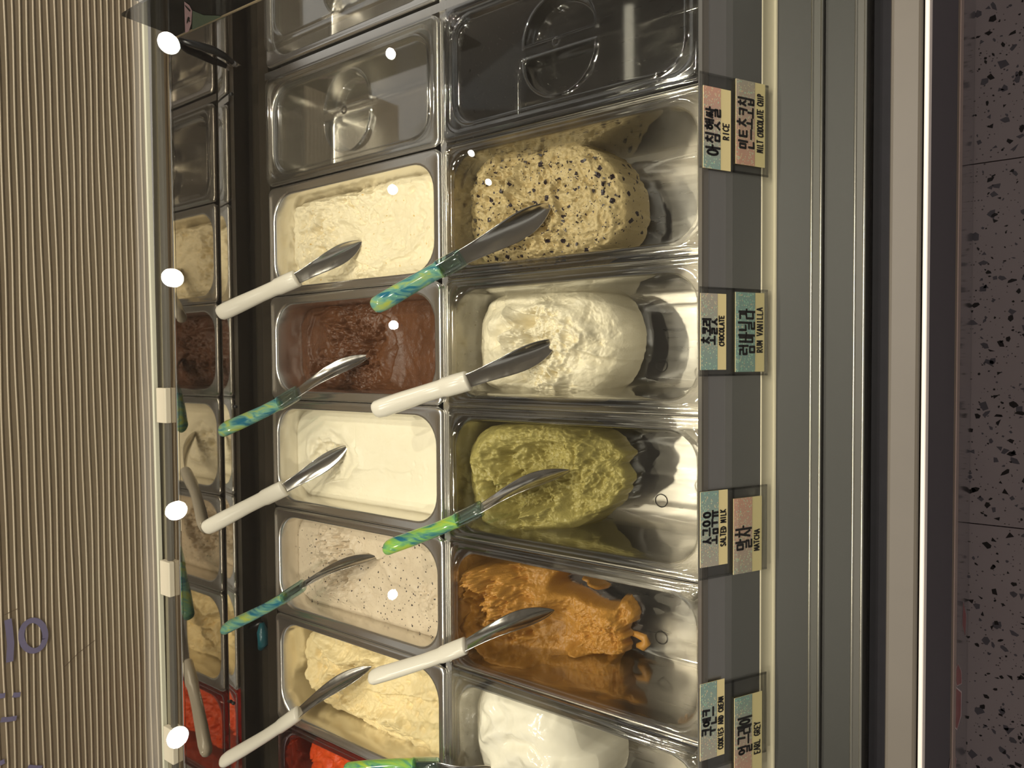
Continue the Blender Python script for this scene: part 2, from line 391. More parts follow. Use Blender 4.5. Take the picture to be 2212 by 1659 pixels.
# well under the pans
part('well_floor', [(0.262, -0.200), (1.0, -0.200), (1.0, -0.19), (0.262, -0.19)], M_WELL)
part('well_front', [(0.252, -0.200), (0.262, -0.200), (0.262, -0.034), (0.252, -0.034)], M_WELL)
part('well_back', [(0.984, -0.200), (0.992, -0.200), (0.992, -0.010), (0.984, -0.010)], M_WELL)
part('cross_bar', [(0.606, -0.020), (0.616, -0.020), (0.616, -0.0045), (0.606, -0.0045)], M_STEEL)
part('cross_wall', [(0.610, -0.19), (0.612, -0.19), (0.612, -0.02), (0.610, -0.02)], M_WELL)
COLX = [0.632, 0.461, 0.277, 0.107, -0.0555, -0.226, -0.3965, -0.572, -0.742]
for k, x in enumerate(COLX[2:8]):
    obj('well_divider', *box(x - 0.0008, x + 0.0008, 0.264, 0.609, -0.19, -0.012), M_WELL, cab, smooth=False)
obj('gap_bar', *box(0.448, 0.459, 0.262, 0.982, -0.030, -0.001), M_STEEL, cab, smooth=False)
# back ledge, dark channel, mirror, rail
part('back_ledge', [(0.9785, -0.03), (1.004, -0.03), (1.004, -0.004), (0.9785, -0.004)], M_DARKMETAL, bev=0.001)
part('dark_channel', [(1.004, -0.024), (1.050, -0.024), (1.050, -0.034), (1.004, -0.034)], M_DARKMETAL)
MY = 1.050
def mz(x): return at_depth(x, 830, MY)[2]
part('mirror_strip', [(MY - 0.004, mz(513)), (MY - 0.001, mz(482)), (MY + 0.01, mz(482)), (MY + 0.01, mz(513))], M_POLISH)
part('mirror_panel', [(MY, mz(482)), (MY, mz(385)), (MY + 0.01, mz(385)), (MY + 0.01, mz(482))], M_MIRROR)
part('mirror_backing', [(MY + 0.0102, -0.05), (MY + 0.0102, 0.09), (MY + 0.02, 0.09), (MY + 0.02, -0.05)], M_DARKMETAL)
zt = mz(378)
part('top_rail', [(MY - 0.002, mz(385)), (MY - 0.002, zt), (MY + 0.085, zt), (MY + 0.085, mz(385))], M_POLISH, bev=0.0015)
part('rear_track', [(MY + 0.020, zt), (MY + 0.020, zt + 0.004), (MY + 0.026, zt + 0.004), (MY + 0.026, zt)], M_BRUSH)
for py in (875, 1248, 1610):
    x = at_depth(358, py, MY + 0.03)[0]
    o = obj('glass_clip', *box(x - 0.027, x + 0.027, MY + 0.012, MY + 0.040, zt, zt + 0.009), M_CLIP, cab, smooth=False); bevel(o, 0.0015)
for px, py in ((514, 878), (509, 1517), (505, 205)):
    p = at_depth(px, py, MY - 0.006)
    obj('screw', *tube([(p[0], MY - 0.0042, p[2] + 0.004), (p[0], MY - 0.0075, p[2] + 0.004)], 0.0028, 10), M_BLACK, cab)
# cabinet ends
for x in (CX0, CX1):
    obj('end_panel', *box(x - 0.012, x + 0.012, yf + 0.03, 1.13, FLOOR + 0.001, -0.21), M_FRONT, cab, smooth=False)

# cover glass (two sheets meeting at a thin seam)
gl = thing('cover_glass', 'large clear glass pane sloping up from the ledge over all the pans', 'glass cover', (0, GF[0], GF[1]))
pr = [(GF[0], GF[1]), (GB[0], GB[1]), (GB[0] - 0.0022, GB[1]+0.0045), (GF[0] - 0.0022, GF[1]+0.0045)]
obj('pane', *extrude_x(pr, CX0, 0.494), M_GLASS, gl, smooth=False)

# ------------------------------------------------------------------ fluted sheet at the back
ps = thing('fluted_sheet', 'tall beige translucent fluted plastic sheet standing behind the case', 'plastic sheet', (0, 1.10, zt))
def sheet_mat():
    m, nt, b = new_mat('fluted plastic'); b.inputs['Roughness'].default_value = 0.28
    co = coords(nt, (0.6, 1, 5)); nz = N(nt, 'ShaderNodeTexNoise', i_Scale=4.0, i_Detail=5.0); L(nt, co, nz.inputs['Vector'])
    mx = N(nt, 'ShaderNodeMix', data_type='RGBA'); mx.inputs[6].default_value = rgb(142, 124, 101); mx.inputs[7].default_value = rgb(164, 148, 125)
    L(nt, nz.outputs['Fac'], mx.inputs[0]); L(nt, mx.outputs[2], b.inputs['Base Color'])
    tr = N(nt, 'ShaderNodeBsdfTranslucent'); L(nt, mx.outputs[2], tr.inputs[0])
    ms = N(nt, 'ShaderNodeMixShader'); ms.inputs[0].default_value = 0.35
    L(nt, b.outputs[0], ms.inputs[1]); L(nt, tr.outputs[0], ms.inputs[2]); L(nt, ms.outputs[0], nt.nodes['Material Output'].inputs[0])
    return m
M_SHEET = sheet_mat(); M_RIB = plain('flute web', rgb(176, 162, 141), 0.3)
SX0, SX1, SZ0, SZ1 = -0.95, 0.552, zt + 0.010, 0.40
tilt = -0.006                                  # the sheet hangs a touch lower on the right
def sheet_z(x, z): return z + tilt*(-x)
def sheet_box(x0, x1, y0, y1, za, zb):
    V, Fc = box(x0, x1, y0, y1, 0, 1)
    return [(x, y, sheet_z(x, za if z == 0 else zb)) for x, y, z in V], Fc
obj('sheet', *sheet_box(SX0, SX1, 1.100, 1.106, SZ0, SZ1), M_SHEET, ps, smooth=False)
nr = 31
for k in range(nr):
    zz = SZ0 + 0.006 + 0.0088*k
    if zz > SZ1: break
    V, Fc = [], []
    # each flute bows slightly and curls at the right end
    xs = np.linspace(SX0, SX1, 40); wob = 0.0007*np.sin(xs*9 + k*0.7) + 0.0005*np.sin(xs*23 + k)
    prof = [(0, -0.0012), (-0.0012, -0.0008), (-0.0016, 0), (-0.0012, 0.0008), (0, 0.0012)]
    for i, x in enumerate(xs):
        cv = 0.05*max(0, x - 0.46)**1.2
        V += [(x, 1.0999 + py - 0.0, sheet_z(x, zz + wob[i] + pz)) for py, pz in prof]
    n = len(prof)
    for i in range(39):
        Fc += [(i*n + j, i*n + j + 1, (i+1)*n + j + 1, (i+1)*n + j) for j in range(n-1)]
    obj('flute', V, Fc, M_RIB, ps)
obj('edge_profile', *sheet_box(SX0, SX1, 1.094, 1.112, SZ0 - 0.006, SZ0), plain('pale edge profile', rgb(206, 204, 184), 0.3), ps, smooth=False)
# marker strokes, seen blue through the sheet
M_MARK = plain('blue marker', rgb(112, 106, 138), 0.6)
def stroke_flat(name, pts, wd, parent, mat, y):
    V, Fc = [], []
    P = [at_depth(x, yy, y) for x, yy in pts]
    Q = [Vector((p[0], p[2])) for p in P]
    for i, q in enumerate(Q):
        t = (Q[min(i+1, len(Q)-1)] - Q[max(i-1, 0)]); t.normalize(); n = Vector((-t.y, t.x))*wd/2
        V += [(q.x + n.x, y, q.y + n.y), (q.x - n.x, y, q.y - n.y)]
    Fc = [(2*i, 2*i+1, 2*i+3, 2*i+2) for i in range(len(Q)-1)]
    return obj(name, V, Fc, mat, parent, smooth=False)
ymk = 1.0978
stroke_flat('marker_stroke', [(17, 1338), (20, 1360), (23, 1390), (21, 1430)], 0.0085, ps, M_MARK, ymk)
stroke_flat('marker_stroke', [(72 + 26*math.cos(a)*(1.0), 1373 + 33*math.sin(a)) for a in np.linspace(0.2, 6.5, 26)], 0.0075, ps, M_MARK, ymk)
for a, b in (((-5, 1503), (11, 1502)), ((28, 1501), (44, 1500)), ((2, 1555), (36, 1551)), ((-5, 1650), (10, 1644)), ((60, 1657), (90, 1659))):
    stroke_flat('marker_stroke', [a, ((a[0]+b[0])/2, (a[1]+b[1])/2 + 1), b], 0.0065, ps, M_MARK, ymk)
for pts in ([(140, 1440), (170, 1410), (205, 1383)], [(10, 1328), (38, 1315)]):
    stroke_flat('scratch', pts, 0.0009, ps, plain('scratch', rgb(96, 78, 60), 0.6), ymk)

# dark divider at the right end
dv = thing('side_divider', 'glossy black divider with bright lower edge at the right end', 'divider', (0.497, 0.95, 0.1))
A = at_depth(383, 80, 1.05); DX = A[0]
def at_x(x, y, X):
    d = _ray(x, y); return CP + d*X/d[0]
Bp = at_x(560, 0, DX); sl = (Bp[2]-A[2])/(Bp[1]-A[1])
Y2 = 0.70; Z2 = A[2] + sl*(Y2 - A[1])
dvV = [(DX, A[1], A[2]), (DX, Y2, Z2), (DX, Y2, 0.185), (DX, A[1], 0.185)]
dvV += [(x + 0.004, y, z) for x, y, z in dvV]
obj('panel', dvV, [(0,1,2,3), (7,6,5,4), (0,4,5,1), (1,5,6,2), (2,6,7,3), (3,7,4,0)], plain('black gloss panel', rgb(26, 25, 24), 0.08, spec=0.7), dv, smooth=False)
obj('edge_strip', *tube([(DX + 0.002, A[1], A[2]), (DX + 0.002, Y2, Z2)], 0.0032, 8), plain('beige edge', rgb(176, 158, 128), 0.35, 0.4), dv)
def dvp(pts, name, mat, off):
    P = [at_x(x, y, DX) for x, y in pts]
    return obj(name, [(DX - off, p[1], p[2]) for p in P], [tuple(range(len(P)))], mat, dv, smooth=False)
dvp([(416, 22), (440, 32), (472, 33), (488, 37), (470, 43), (415, 68)], 'green_panel', plain('dull green', rgb(84, 98, 80), 0.5), 0.0006)
dvp([(398, 2), (409, 10), (415, 22), (413, 50), (408, 66), (400, 70), (399, 40)], 'pink_label', plain('pink paper', rgb(172, 140, 146), 0.6), 0.0009)
dvp([(405, 37), (407, 34), (410, 37), (409, 41), (411, 44), (409, 46), (408, 42), (406, 46), (404, 50), (403, 46)], 'letter_mark', M_INK, 0.0013)
dvp([(399, 8), (411, 20), (410, 24), (400, 12)], 'letter_mark', M_INK, 0.0013)
# black hinge arm
ha = thing('hinge_arm', 'black plastic hinge arm on the mirror near the right divider', 'hinge', at_depth(392, 88, MY - 0.012))
pts = [at_depth(386, 84, MY + 0.004), at_depth(400, 90, MY - 0.008), at_depth(428, 98, MY - 0.014), at_depth(462, 109, MY - 0.016), at_depth(485, 121, MY - 0.016), at_depth(503, 135, MY - 0.014)]
obj('arm', *tube(pts, [0.003, 0.0042, 0.0055, 0.0065, 0.0055, 0.0042], 8), M_BLACK, ha)
p = at_depth(508, 139, MY - 0.014)
obj('tip', *tube([at_depth(502, 134, MY-0.014), p, at_depth(520, 141, MY-0.014)], [0.004, 0.0048, 0.0012], 8), clear('clear tip', (0.8, 0.75, 0.68, 1), 0.2, 2, 0.05), ha)
# teal cable end in the channel
tc = thing('cable_plug', 'teal rubber plug on a black cable in the dark rear channel', 'cable', at(565, 1385, -0.02))
p0 = at(566, 1345, -0.015); p1 = at(570, 1385, -0.015); p2 = at(563, 1400, -0.018)
obj('plug', *tube([p0, p0*0.5 + p1*0.5, p1, p2], [0.004, 0.010, 0.010, 0.005], 12), plain('teal rubber', rgb(16, 74, 82), 0.3), tc)
obj('cable', *tube([at(522, 1372, -0.015), at(535, 1356, -0.01), at(552, 1350, -0.01), p0], 0.0035, 8), M_BLACK, tc)

# ------------------------------------------------------------------ pans
def make_pan(name, label, group, x0, x1, y0, y1, depth, mat, solid, taper, r_in, r_fl, flange=0.0125, stamp=False):
    t = thing(name, label, 'pan', ((x0+x1)/2, (y0+y1)/2, -depth), group)
    g = 0.0012; x0 += g; x1 -= g; y0 += g; y1 -= g
    R = lambda d, r, z: [(x, y, z) for x, y in rrect(x0 + d, x1 - d, y0 + d, y1 - d, r)]
    rings = [R(0, 0.010, -0.006), R(0, 0.010, -0.0015), R(0.0012, 0.0095, 0.0), R(0.0035, 0.009, 0.0002)]
    if mat is M_STEEL:
        rings += [R(0.0055, 0.012, -0.0012), R(flange - 0.003, r_in, -0.0014), R(flange - 0.0012, r_in, -0.0018), R(flange, r_in, -0.0045)]
    else:                                              # moulded double step
        rings += [R(0.0045, 0.009, -0.0016), R(0.0075, 0.010, -0.0016), R(0.0083, 0.010, 0.0), R(flange - 0.0025, r_in*0.8, 0.0), R(flange - 0.001, r_in, -0.001), R(flange, r_in, -0.004)]
    for s in (0.25, 0.5, 0.75):
        rings.append(R(flange + taper*s, r_in*(1 - 0.1*s), -0.0045 - (depth - 0.020)*s))
    cr = 0.014
    for a in (0, 25, 50, 75, 90):
        aa = math.radians(a)
        rings.append(R(flange + taper + cr*(1 - math.cos(aa)), r_in*0.9, -depth + cr - cr*math.sin(aa)))
    V, Fc = loft(rings)
    obj('body', V, Fc, mat, t, solid=solid, offset=1.0)
    if stamp:
        cx, cy = (x0+x1)/2, y0 + 0.095
        st = []
        ring = lambda r, z: [(cx - 0.03 + r*math.cos(2*math.pi*k/24), cy + 0.012 + r*math.sin(2*math.pi*k/24), z) for k in range(24)]
        st.append(loft([ring(0.0085, -depth), ring(0.0085, -depth + 0.0008), ring(0.0072, -depth + 0.0008), ring(0.0072, -depth)], False))
        obj('moulded_mark', *join(st), mat, t)
    return t
BY0, BY1, FY0, FY1 = 0.6135, 0.9770, 0.2560, 0.6080
cols = [(COLX[k+1], COLX[k]) for k in range(8)]
cols[0] = (0.463, 0.632); cols[1] = (0.2785, 0.4465)
BN = ['lidded steel pan at the right end of the back row, beside the divider', 'steel pan under a clear lid, right of the pale rice gelato', 'steel pan holding the pale cream rice gelato',
      'steel pan holding the brown chocolate gelato', 'steel pan holding the smooth white milk gelato', 'steel pan holding the grey speckled cookie gelato', 'steel pan holding the yellowish cream vanilla gelato', 'pan with reddish rim holding the red sorbet']
M_REDPAN = clear('red tinted pan plastic', (0.80, 0.42, 0.36, 1), 0.08, 2.6, 0.05, top=0.85)
for k in range(8):
    make_pan('gelato_pan', BN[k], 'pans of the back row', cols[k][0], cols[k][1], BY0, BY1, 0.115, M_REDPAN if k == 7 else M_STEEL, 0.0008, 0.006, 0.040, 0.012)
FN = [None, 'clear plastic pan under a clear lid, right end of the front row', 'clear plastic pan holding the speckled mint chocolate gelato', 'clear plastic pan holding the creamy rum vanilla gelato',
      'clear plastic pan holding the green matcha gelato', 'clear plastic pan holding the caramel brown gelato', 'clear plastic pan holding the glossy white gelato']
for k in range(1, 7):
    make_pan('gelato_pan', FN[k], 'clear pans of the front row', cols[k][0], cols[k][1], FY0, FY1, 0.122, M_PAN, 0.0016, 0.008, 0.034, 0.012, flange=0.0135, stamp=True)
make_pan('gelato_pan', 'clear plastic pan at the far right edge of the front row', 'clear pans of the front row', 0.463, 0.632, FY0, FY1, 0.122, M_PAN, 0.0016, 0.008, 0.034, 0.012, flange=0.0135)

# lids: flange, raised ring, sunken field, two half-moon finger wells
def make_lid(label, x0, x1, y0, y1):
    t = thing('pan_lid', label, 'lid', ((x0+x1)/2, (y0+y1)/2, 0.003), 'clear pan lids')
    nx, ny = 180, 360
    X, Y = np.meshgrid(np.linspace(x0, x1, nx), np.linspace(y0, y1, ny)); cx, cy = (x0+x1)/2, (y0+y1)/2
    hx, hy = (x1-x0)/2, (y1-y0)/2
    def sdr(ix, iy, r):
        qx = np.abs(X-cx) - (ix - r); qy = np.abs(Y-cy) - (iy - r)
        return np.hypot(np.maximum(qx, 0), np.maximum(qy, 0)) + np.minimum(np.maximum(qx, qy), 0) - r
    d = sdr(hx, hy, 0.012)
    Z = 0.0025 + 0.0035*sst(0.0, -0.004, d) - 0.004*sst(-0.008, -0.012, sdr(hx, hy, 0.03)) - 0.007*sst(-0.0172, -0.0206, sdr(hx, hy, 0.045))
    Z += 0.0022*np.exp(-(sdr(hx - 0.0165, hy - 0.0165, 0.035)/0.0017)**2)
    # half-moon finger wells
    for sgn in (-1, 1):
        bx = cx + sgn*0.0095
        rr = np.hypot((X - bx)/1.0, Y - cy)
        sd = np.maximum(rr - 0.046, -sgn*(X - bx))
        Z -= 0.016*sst(0.001, -0.0045, sd); Z += 0.0026*np.exp(-((sd - 0.002)/0.0013)**2)
    V = np.stack([X, Y, Z], -1).reshape(-1, 3)
    idx = np.arange(nx*ny).reshape(ny, nx)
    keep = (d[:-1, :-1] < 0.0006) & (d[1:, 1:] < 0.0006) & (d[1:, :-1] < 0.0006) & (d[:-1, 1:] < 0.0006)
    Fq = np.stack([idx[:-1, :-1], idx[:-1, 1:], idx[1:, 1:], idx[1:, :-1]], -1)[keep]
    obj('shell', V, Fq, M_LID, t, solid=0.0014)
    ring = lambda r, z: [(cx + r*math.cos(2*math.pi*k/20), cy + r*math.sin(2*math.pi*k/20), z) for k in range(20)]
    obj('gate_mark', *loft([ring(0.006, 0.0002), ring(0.0055, 0.0012), ring(0.0035, 0.0012), ring(0.003, 0.0002)], False), M_LID, t)
make_lid('clear lid with half-moon finger wells, back row, right of the rice gelato', cols[1][0] + 0.001, cols[1][1] - 0.001, BY0 + 0.001, BY1 - 0.002)
make_lid('clear lid with half-moon finger wells, front row, right of the speckled mint gelato', cols[1][0] + 0.001, cols[1][1] - 0.001, FY0 + 0.01, FY1 - 0.001)
make_lid('clear lid cut off by the photo edge, beside the black divider', 0.487, 0.630, BY0 + 0.001, BY1 - 0.002)
make_lid('clear lid at the far right corner of the front row', 0.464, 0.630, FY0 + 0.01, FY1 - 0.001)

# ------------------------------------------------------------------ gelato
def smooth_closed(P, n=240):
    """closed Catmull-Rom through the points"""
    P = np.asarray(P, float); m = len(P); out = []
    for i in range(m):
        p0, p1, p2, p3 = P[(i-1) % m], P[i], P[(i+1) % m], P[(i+2) % m]
        for t in np.linspace(0, 1, max(4, n//m), endpoint=False):
            out.append(0.5*((2*p1) + (-p0+p2)*t + (2*p0-5*p1+4*p2-p3)*t*t + (-p0+3*p1-3*p2+p3)*t**3))
    return np.array(out)
class Surf:
    """height field inside an outline; features are laid down at measured places"""
    def __init__(s, outline, z, nr=95, na=420, jag=0.0, seed=1, centre=None):
        s.z = z; s.seed = seed
        c = np.mean(outline, axis=0) if centre is None else np.array(centre)
        O = np.vstack([outline, outline[:1]]); th = np.linspace(0, 2*np.pi, na, endpoint=False)
        rad = np.zeros(na)
        for i, a in enumerate(th):
            d = np.array([math.cos(a), math.sin(a)]); best = 0
            e = O[1:] - O[:-1]; w0 = O[:-1] - c
            den = d[0]*e[:, 1] - d[1]*e[:, 0]; den = np.where(np.abs(den) < 1e-12, 1e-12, den)
            t = (w0[:, 0]*e[:, 1] - w0[:, 1]*e[:, 0])/den; u = (w0[:, 0]*d[1] - w0[:, 1]*d[0])/den
            ok = (t > 0) & (u >= -1e-6) & (u <= 1 + 1e-6); rad[i] = t[ok].max() if ok.any() else 0.01
        if jag is not None and np.any(jag):
            px = c[0] + rad*np.cos(th); py = c[1] + rad*np.sin(th)
            rad = rad + jag(px, py)*(fbm(px*90, py*90, seed + 50, 4) - 0.1)
        s.c = c; s.rad = rad
        rr = (np.arange(1, nr + 1)/nr)**0.72
        s.na, s.nr = na, nr
        R = rr[:, None]*rad[None, :]
        s.X = np.concatenate([[c[0]], (c[0] + R*np.cos(th)[None, :]).ravel()])
        s.Y = np.concatenate([[c[1]], (c[1] + R*np.sin(th)[None, :]).ravel()])
        s.E = np.concatenate([[rad.mean()], ((1 - rr[:, None])*rad[None, :]).ravel()])      # distance from the edge
        s.Z = np.full_like(s.X, z); s.rough = np.zeros_like(s.X)
        wx = 0.006*fbm(s.X*30, s.Y*30, seed, 3); wy = 0.006*fbm(s.X*30, s.Y*30, seed + 9, 3)
        s.WX, s.WY = s.X + wx, s.Y + wy
    def m(s, p): q = at(p[0], p[1], s.z); return q[0], q[1]
    def dist(s, pts, warp=1.0):
        P = [s.m(p) for p in pts]; best = np.full_like(s.X, 9.0); side = np.zeros_like(s.X)
        X = s.X + (s.WX - s.X)*warp; Y = s.Y + (s.WY - s.Y)*warp
        for (ax, ay), (bx, by) in zip(P[:-1], P[1:]):
            ex, ey = bx-ax, by-ay; l2 = ex*ex + ey*ey + 1e-12
            t = np.clip(((X-ax)*ex + (Y-ay)*ey)/l2, 0, 1); dx = X - (ax + t*ex); dy = Y - (ay + t*ey); d = np.hypot(dx, dy)
            k = d < best; best = np.where(k, d, best); side = np.where(k, np.sign(ex*dy - ey*dx), side)
        return best, side
    def ridge(s, pts, w, h, warp=1.0): d, _ = s.dist(pts, warp); s.Z += 1.5*h*np.exp(-(d/w)**2); return s
    def lip(s, pts, w, h, sg=1, warp=1.0):            # sharp on one side, sloping away on the other
        d, sd = s.dist(pts, warp); q = sd*sg
        s.Z += 1.6*h*np.where(q > 0, np.exp(-(d/w)), np.exp(-(d/(0.16*w))**2)); return s
    def bump(s, p, r, h, warp=0.5):
        x, y = s.m(p); d = np.hypot(s.X + (s.WX-s.X)*warp - x, s.Y + (s.WY-s.Y)*warp - y); s.Z += 1.3*h*np.exp(-(d/r)**2); return s
    def crumb(s, p, r, a):
        x, y = s.m(p); d = np.hypot(s.WX - x, s.WY - y); s.rough = np.maximum(s.rough, a*np.exp(-(d/r)**4)); return s
    def everywhere(s, a): s.rough = np.maximum(s.rough, a); return s
    def lump(s, a, sc, sd=0): s.Z += a*fbm(s.WX*sc, s.WY*sc, s.seed + sd, 4); return s
    def tilt(s, p, q, h):                              # linear change of level from p to q
        x0, y0 = s.m(p); x1, y1 = s.m(q); ex, ey = x1-x0, y1-y0; t = ((s.X-x0)*ex + (s.Y-y0)*ey)/(ex*ex+ey*ey)
        s.Z += h*np.clip(t, -0.3, 1.3); return s
    def fall(s, p, q, h, e=2.0):                       # rounds down from p to q
        x0, y0 = s.m(p); x1, y1 = s.m(q); ex, ey = x1-x0, y1-y0; t = ((s.X-x0)*ex + (s.Y-y0)*ey)/(ex*ex+ey*ey)
        s.Z -= h*np.clip(t, 0, 1.4)**e; return s
    def swirl(s, p, r, h, k, n=1):                     # concentric folds
        x, y = s.m(p); d = np.hypot(s.WX-x, s.WY-y); a = np.arctan2(s.WY-y, s.WX-x)
        s.Z += h*np.exp(-(d/r)**2)*np.sin(d*k + n*a); return s
    def finish(s, name, mat, parent, skirt=None, round_=0.006, floor=None):
        r = s.rough
        cr = ridged(s.WX*95, s.WY*95, s.seed + 3, 4); pits = np.clip(fbm(s.WX*120, s.WY*120, s.seed + 4, 3) - 0.12, 0, 1)
        s.Z += 1.5*r*ridged(s.WX*40, s.WY*40, s.seed + 11, 3) - 7*r*np.clip(fbm(s.WX*62, s.WY*62, s.seed + 12, 4) - 0.22, 0, 1)
        s.Z += r*(0.95*cr + 0.65*fbm(s.X*250, s.Y*250, s.seed + 5, 4) - 3.4*pits)
        if round_: s.Z -= round_*np.exp(-s.E/round_*1.2)
        V = np.stack([s.X, s.Y, s.Z], -1); na, nr = s.na, s.nr
        i = np.arange(na); j = (i + 1) % na
        quads = []
        for k in range(nr - 1):
            quads.append(np.stack([1 + k*na + i, 1 + (k+1)*na + i, 1 + (k+1)*na + j, 1 + k*na + j], -1))
        nv = len(V)
        last = 1 + (nr-1)*na
        if skirt is not None:                          # drop to the pan floor, leaning outwards a little
            zf = skirt[0]; lean = skirt[1]
            th = np.linspace(0, 2*np.pi, na, endpoint=False); base = V[last:last+na]
            for t in (0.25, 0.55, 0.85, 1.0):
                rr = s.rad + lean*math.sin(t*1.5) + 0.0015*fbm(base[:, 0]*150, base[:, 1]*150 + t*3, s.seed, 3)*skirt[2] if len(skirt) > 2 else s.rad + lean*math.sin(t*1.5)
                z = base[:, 2] + (zf - base[:, 2])*t
                V = np.vstack([V, np.stack([s.c[0] + rr*np.cos(th), s.c[1] + rr*np.sin(th), z], -1)])
                nxt = len(V) - na
                quads.append(np.stack([last + i, nxt + i, nxt + j, last + j], -1)); last = nxt
        Q = np.vstack(quads)
        if floor is not None: Q = Q[~np.all(V[Q][:, :, 2] < floor, axis=1)]
        me = bpy.data.meshes.new(name)
        o = obj(name, V, Q, mat, parent)
        # centre fan
        bm = bmesh.new(); bm.from_mesh(o.data); bm.verts.ensure_lookup_table()
        for a in range(na):
            try: bm.faces.new((bm.verts[0], bm.verts[1 + a], bm.verts[1 + (a+1) % na])).smooth = True
            except ValueError: pass
        bmesh.ops.recalc_face_normals(bm, faces=bm.faces[:])
        bm.to_mesh(o.data); bm.free(); bpy.data.meshes.remove(me)
        return o
def pan_inside(k, back, z, grow=0.0):
    x0, x1 = cols[k]; y0, y1 = (BY0, BY1) if back else (FY0, FY1)
    fl, tp, dp = (0.0125, 0.006, 0.115) if back else (0.0135, 0.008, 0.122)
    d = 0.0012 + fl + tp*min(1, -z/dp) - grow
    return np.array(rrect(x0 + d, x1 - d, y0 + d, y1 - d, 0.038 if back else 0.032, 14))
def gel_thing(label, k, back):
    x0, x1 = cols[k]; y = (BY0 + BY1)/2 if back else (FY0 + FY1)/2
    return thing('gelato_portion', label, 'gelato', ((x0+x1)/2, y, -0.09), 'gelato in the pans')
def front_outline(px, z):              # the front rim is measured where the portion meets the pan floor
    P = []
    for x, y in px:
        q = min(1, max(0, (x - 1190)/130.0)); q = q*q*(3 - 2*q)
        P.append(at(x, y, z + (-0.112 - z)*q)[:2])
    return smooth_closed(P, 300)

# --- colours
G_RICE = gelato_mat('rice cream', rgb(228, 214, 176), rgb(238, 226, 194), 0.42, 0.35, [(120, 0.16, rgb(214, 180, 110))])
G_CHOC = gelato_mat('chocolate', rgb(74, 44, 24), rgb(102, 64, 38), 0.30, 0.5, [(160, 0.13, rgb(52, 28, 14))])
G_MILK = gelato_mat('milk white', rgb(232, 222, 192), rgb(240, 231, 206), 0.36, 0.12)
G_COOK = gelato_mat('cookie grey', rgb(192, 174, 148), rgb(216, 200, 174), 0.40, 0.3, [(170, 0.24, rgb(40, 34, 42)), (90, 0.12, rgb(60, 50, 52))])
G_VANI = gelato_mat('vanilla', rgb(232, 208, 152), rgb(240, 222, 174), 0.45, 0.3)
G_RED = gelato_mat('red sorbet', rgb(206, 62, 20), rgb(224, 92, 34), 0.35, 0.5)
G_MINT = gelato_mat('mint chip', rgb(172, 152, 106), rgb(196, 177, 130), 0.42, 0.4, [(95, 0.36, rgb(46, 36, 40)), (230, 0.22, rgb(66, 54, 54))])
G_RUM = gelato_mat('rum vanilla', rgb(224, 213, 180), rgb(234, 225, 198), 0.36, 0.25, [(260, 0.10, rgb(190, 166, 120))])
G_MATC = gelato_mat('matcha', rgb(150, 138, 76), rgb(174, 162, 98), 0.34, 0.4)
G_CARA = gelato_mat('caramel', rgb(164, 114, 46), rgb(190, 140, 66), 0.36, 0.4)
G_YOG = gelato_mat('glossy white', rgb(238, 230, 206), rgb(246, 240, 222), 0.16, 0.05, coat=0.5)
M_CHOCCHIP = plain('dark chocolate chip', rgb(40, 30, 32), 0.4, var=0.3, vscale=300)
def chips(S, parent, mat, name, cnt, s0, s1, box_px, seed):
    rnd = random.Random(seed); V, Fc = [], []
    Zs = S.Z; tree_x, tree_y = S.X, S.Y
    n = 0
    while n < cnt:
        p = (rnd.uniform(box_px[0], box_px[2]), rnd.uniform(box_px[1], box_px[3])); x, y = S.m(p)
        d = (tree_x - x)**2 + (tree_y - y)**2; i = int(d.argmin())
        n += 1
        if d[i] > 2e-6 or S.E[i] < 0.004: continue
        s = s0 + (s1-s0)*rnd.random()**2.5; b = len(V)
        for k in range(6):
            v = Vector((rnd.uniform(-1, 1), rnd.uniform(-1, 1), rnd.uniform(-0.8, 0.8))).normalized()*s*rnd.uniform(0.6, 1.1)
            V.append((x + v.x, y + v.y, float(Zs[i]) + v.z*0.5))
        Fc += [(b, b+1, b+2), (b, b+2, b+3), (b, b+3, b+4), (b, b+4, b+1), (b+5, b+2, b+1), (b+5, b+3, b+2), (b+5, b+4, b+3), (b+5, b+1, b+4)]
    tag(obj(name, V, Fc, mat, parent, smooth=False), kind='stuff')

# --- back row
t = gel_thing('pale cream rice gelato in the back row, white spatula stuck in', 2, True)
S = Surf(pan_inside(2, True, -0.036), -0.036, seed=2)
S.lump(0.003, 22).lump(0.0016, 60, 3)
S.lip([(648, 452), (700, 440), (760, 425), (800, 418)], 0.02, 0.006, -1).ridge([(655, 415), (720, 402), (770, 395)], 0.011, -0.012)
S.bump((690, 540), 0.012, -0.006).bump((672, 555), 0.010, 0.005).bump((705, 505), 0.012, 0.004).bump((700, 460), 0.010, 0.004).ridge([(640, 500), (650, 560), (675, 600)], 0.006, 0.003)
S.ridge([(690, 470), (760, 480), (800, 500), (790, 530)], 0.005, 0.0022).ridge([(800, 420), (860, 400), (905, 395)], 0.012, 0.003)
S.ridge([(830, 570), (780, 590), (720, 600)], 0.008, 0.0025).lip([(760, 560), (830, 575), (900, 540), (925, 500)], 0.012, 0.002)
S.crumb((690, 510), 0.055, 0.0050).crumb((750, 420), 0.03, 0.0034).everywhere(0.0012)
S.finish('scoop', G_RICE, t, round_=0.004)

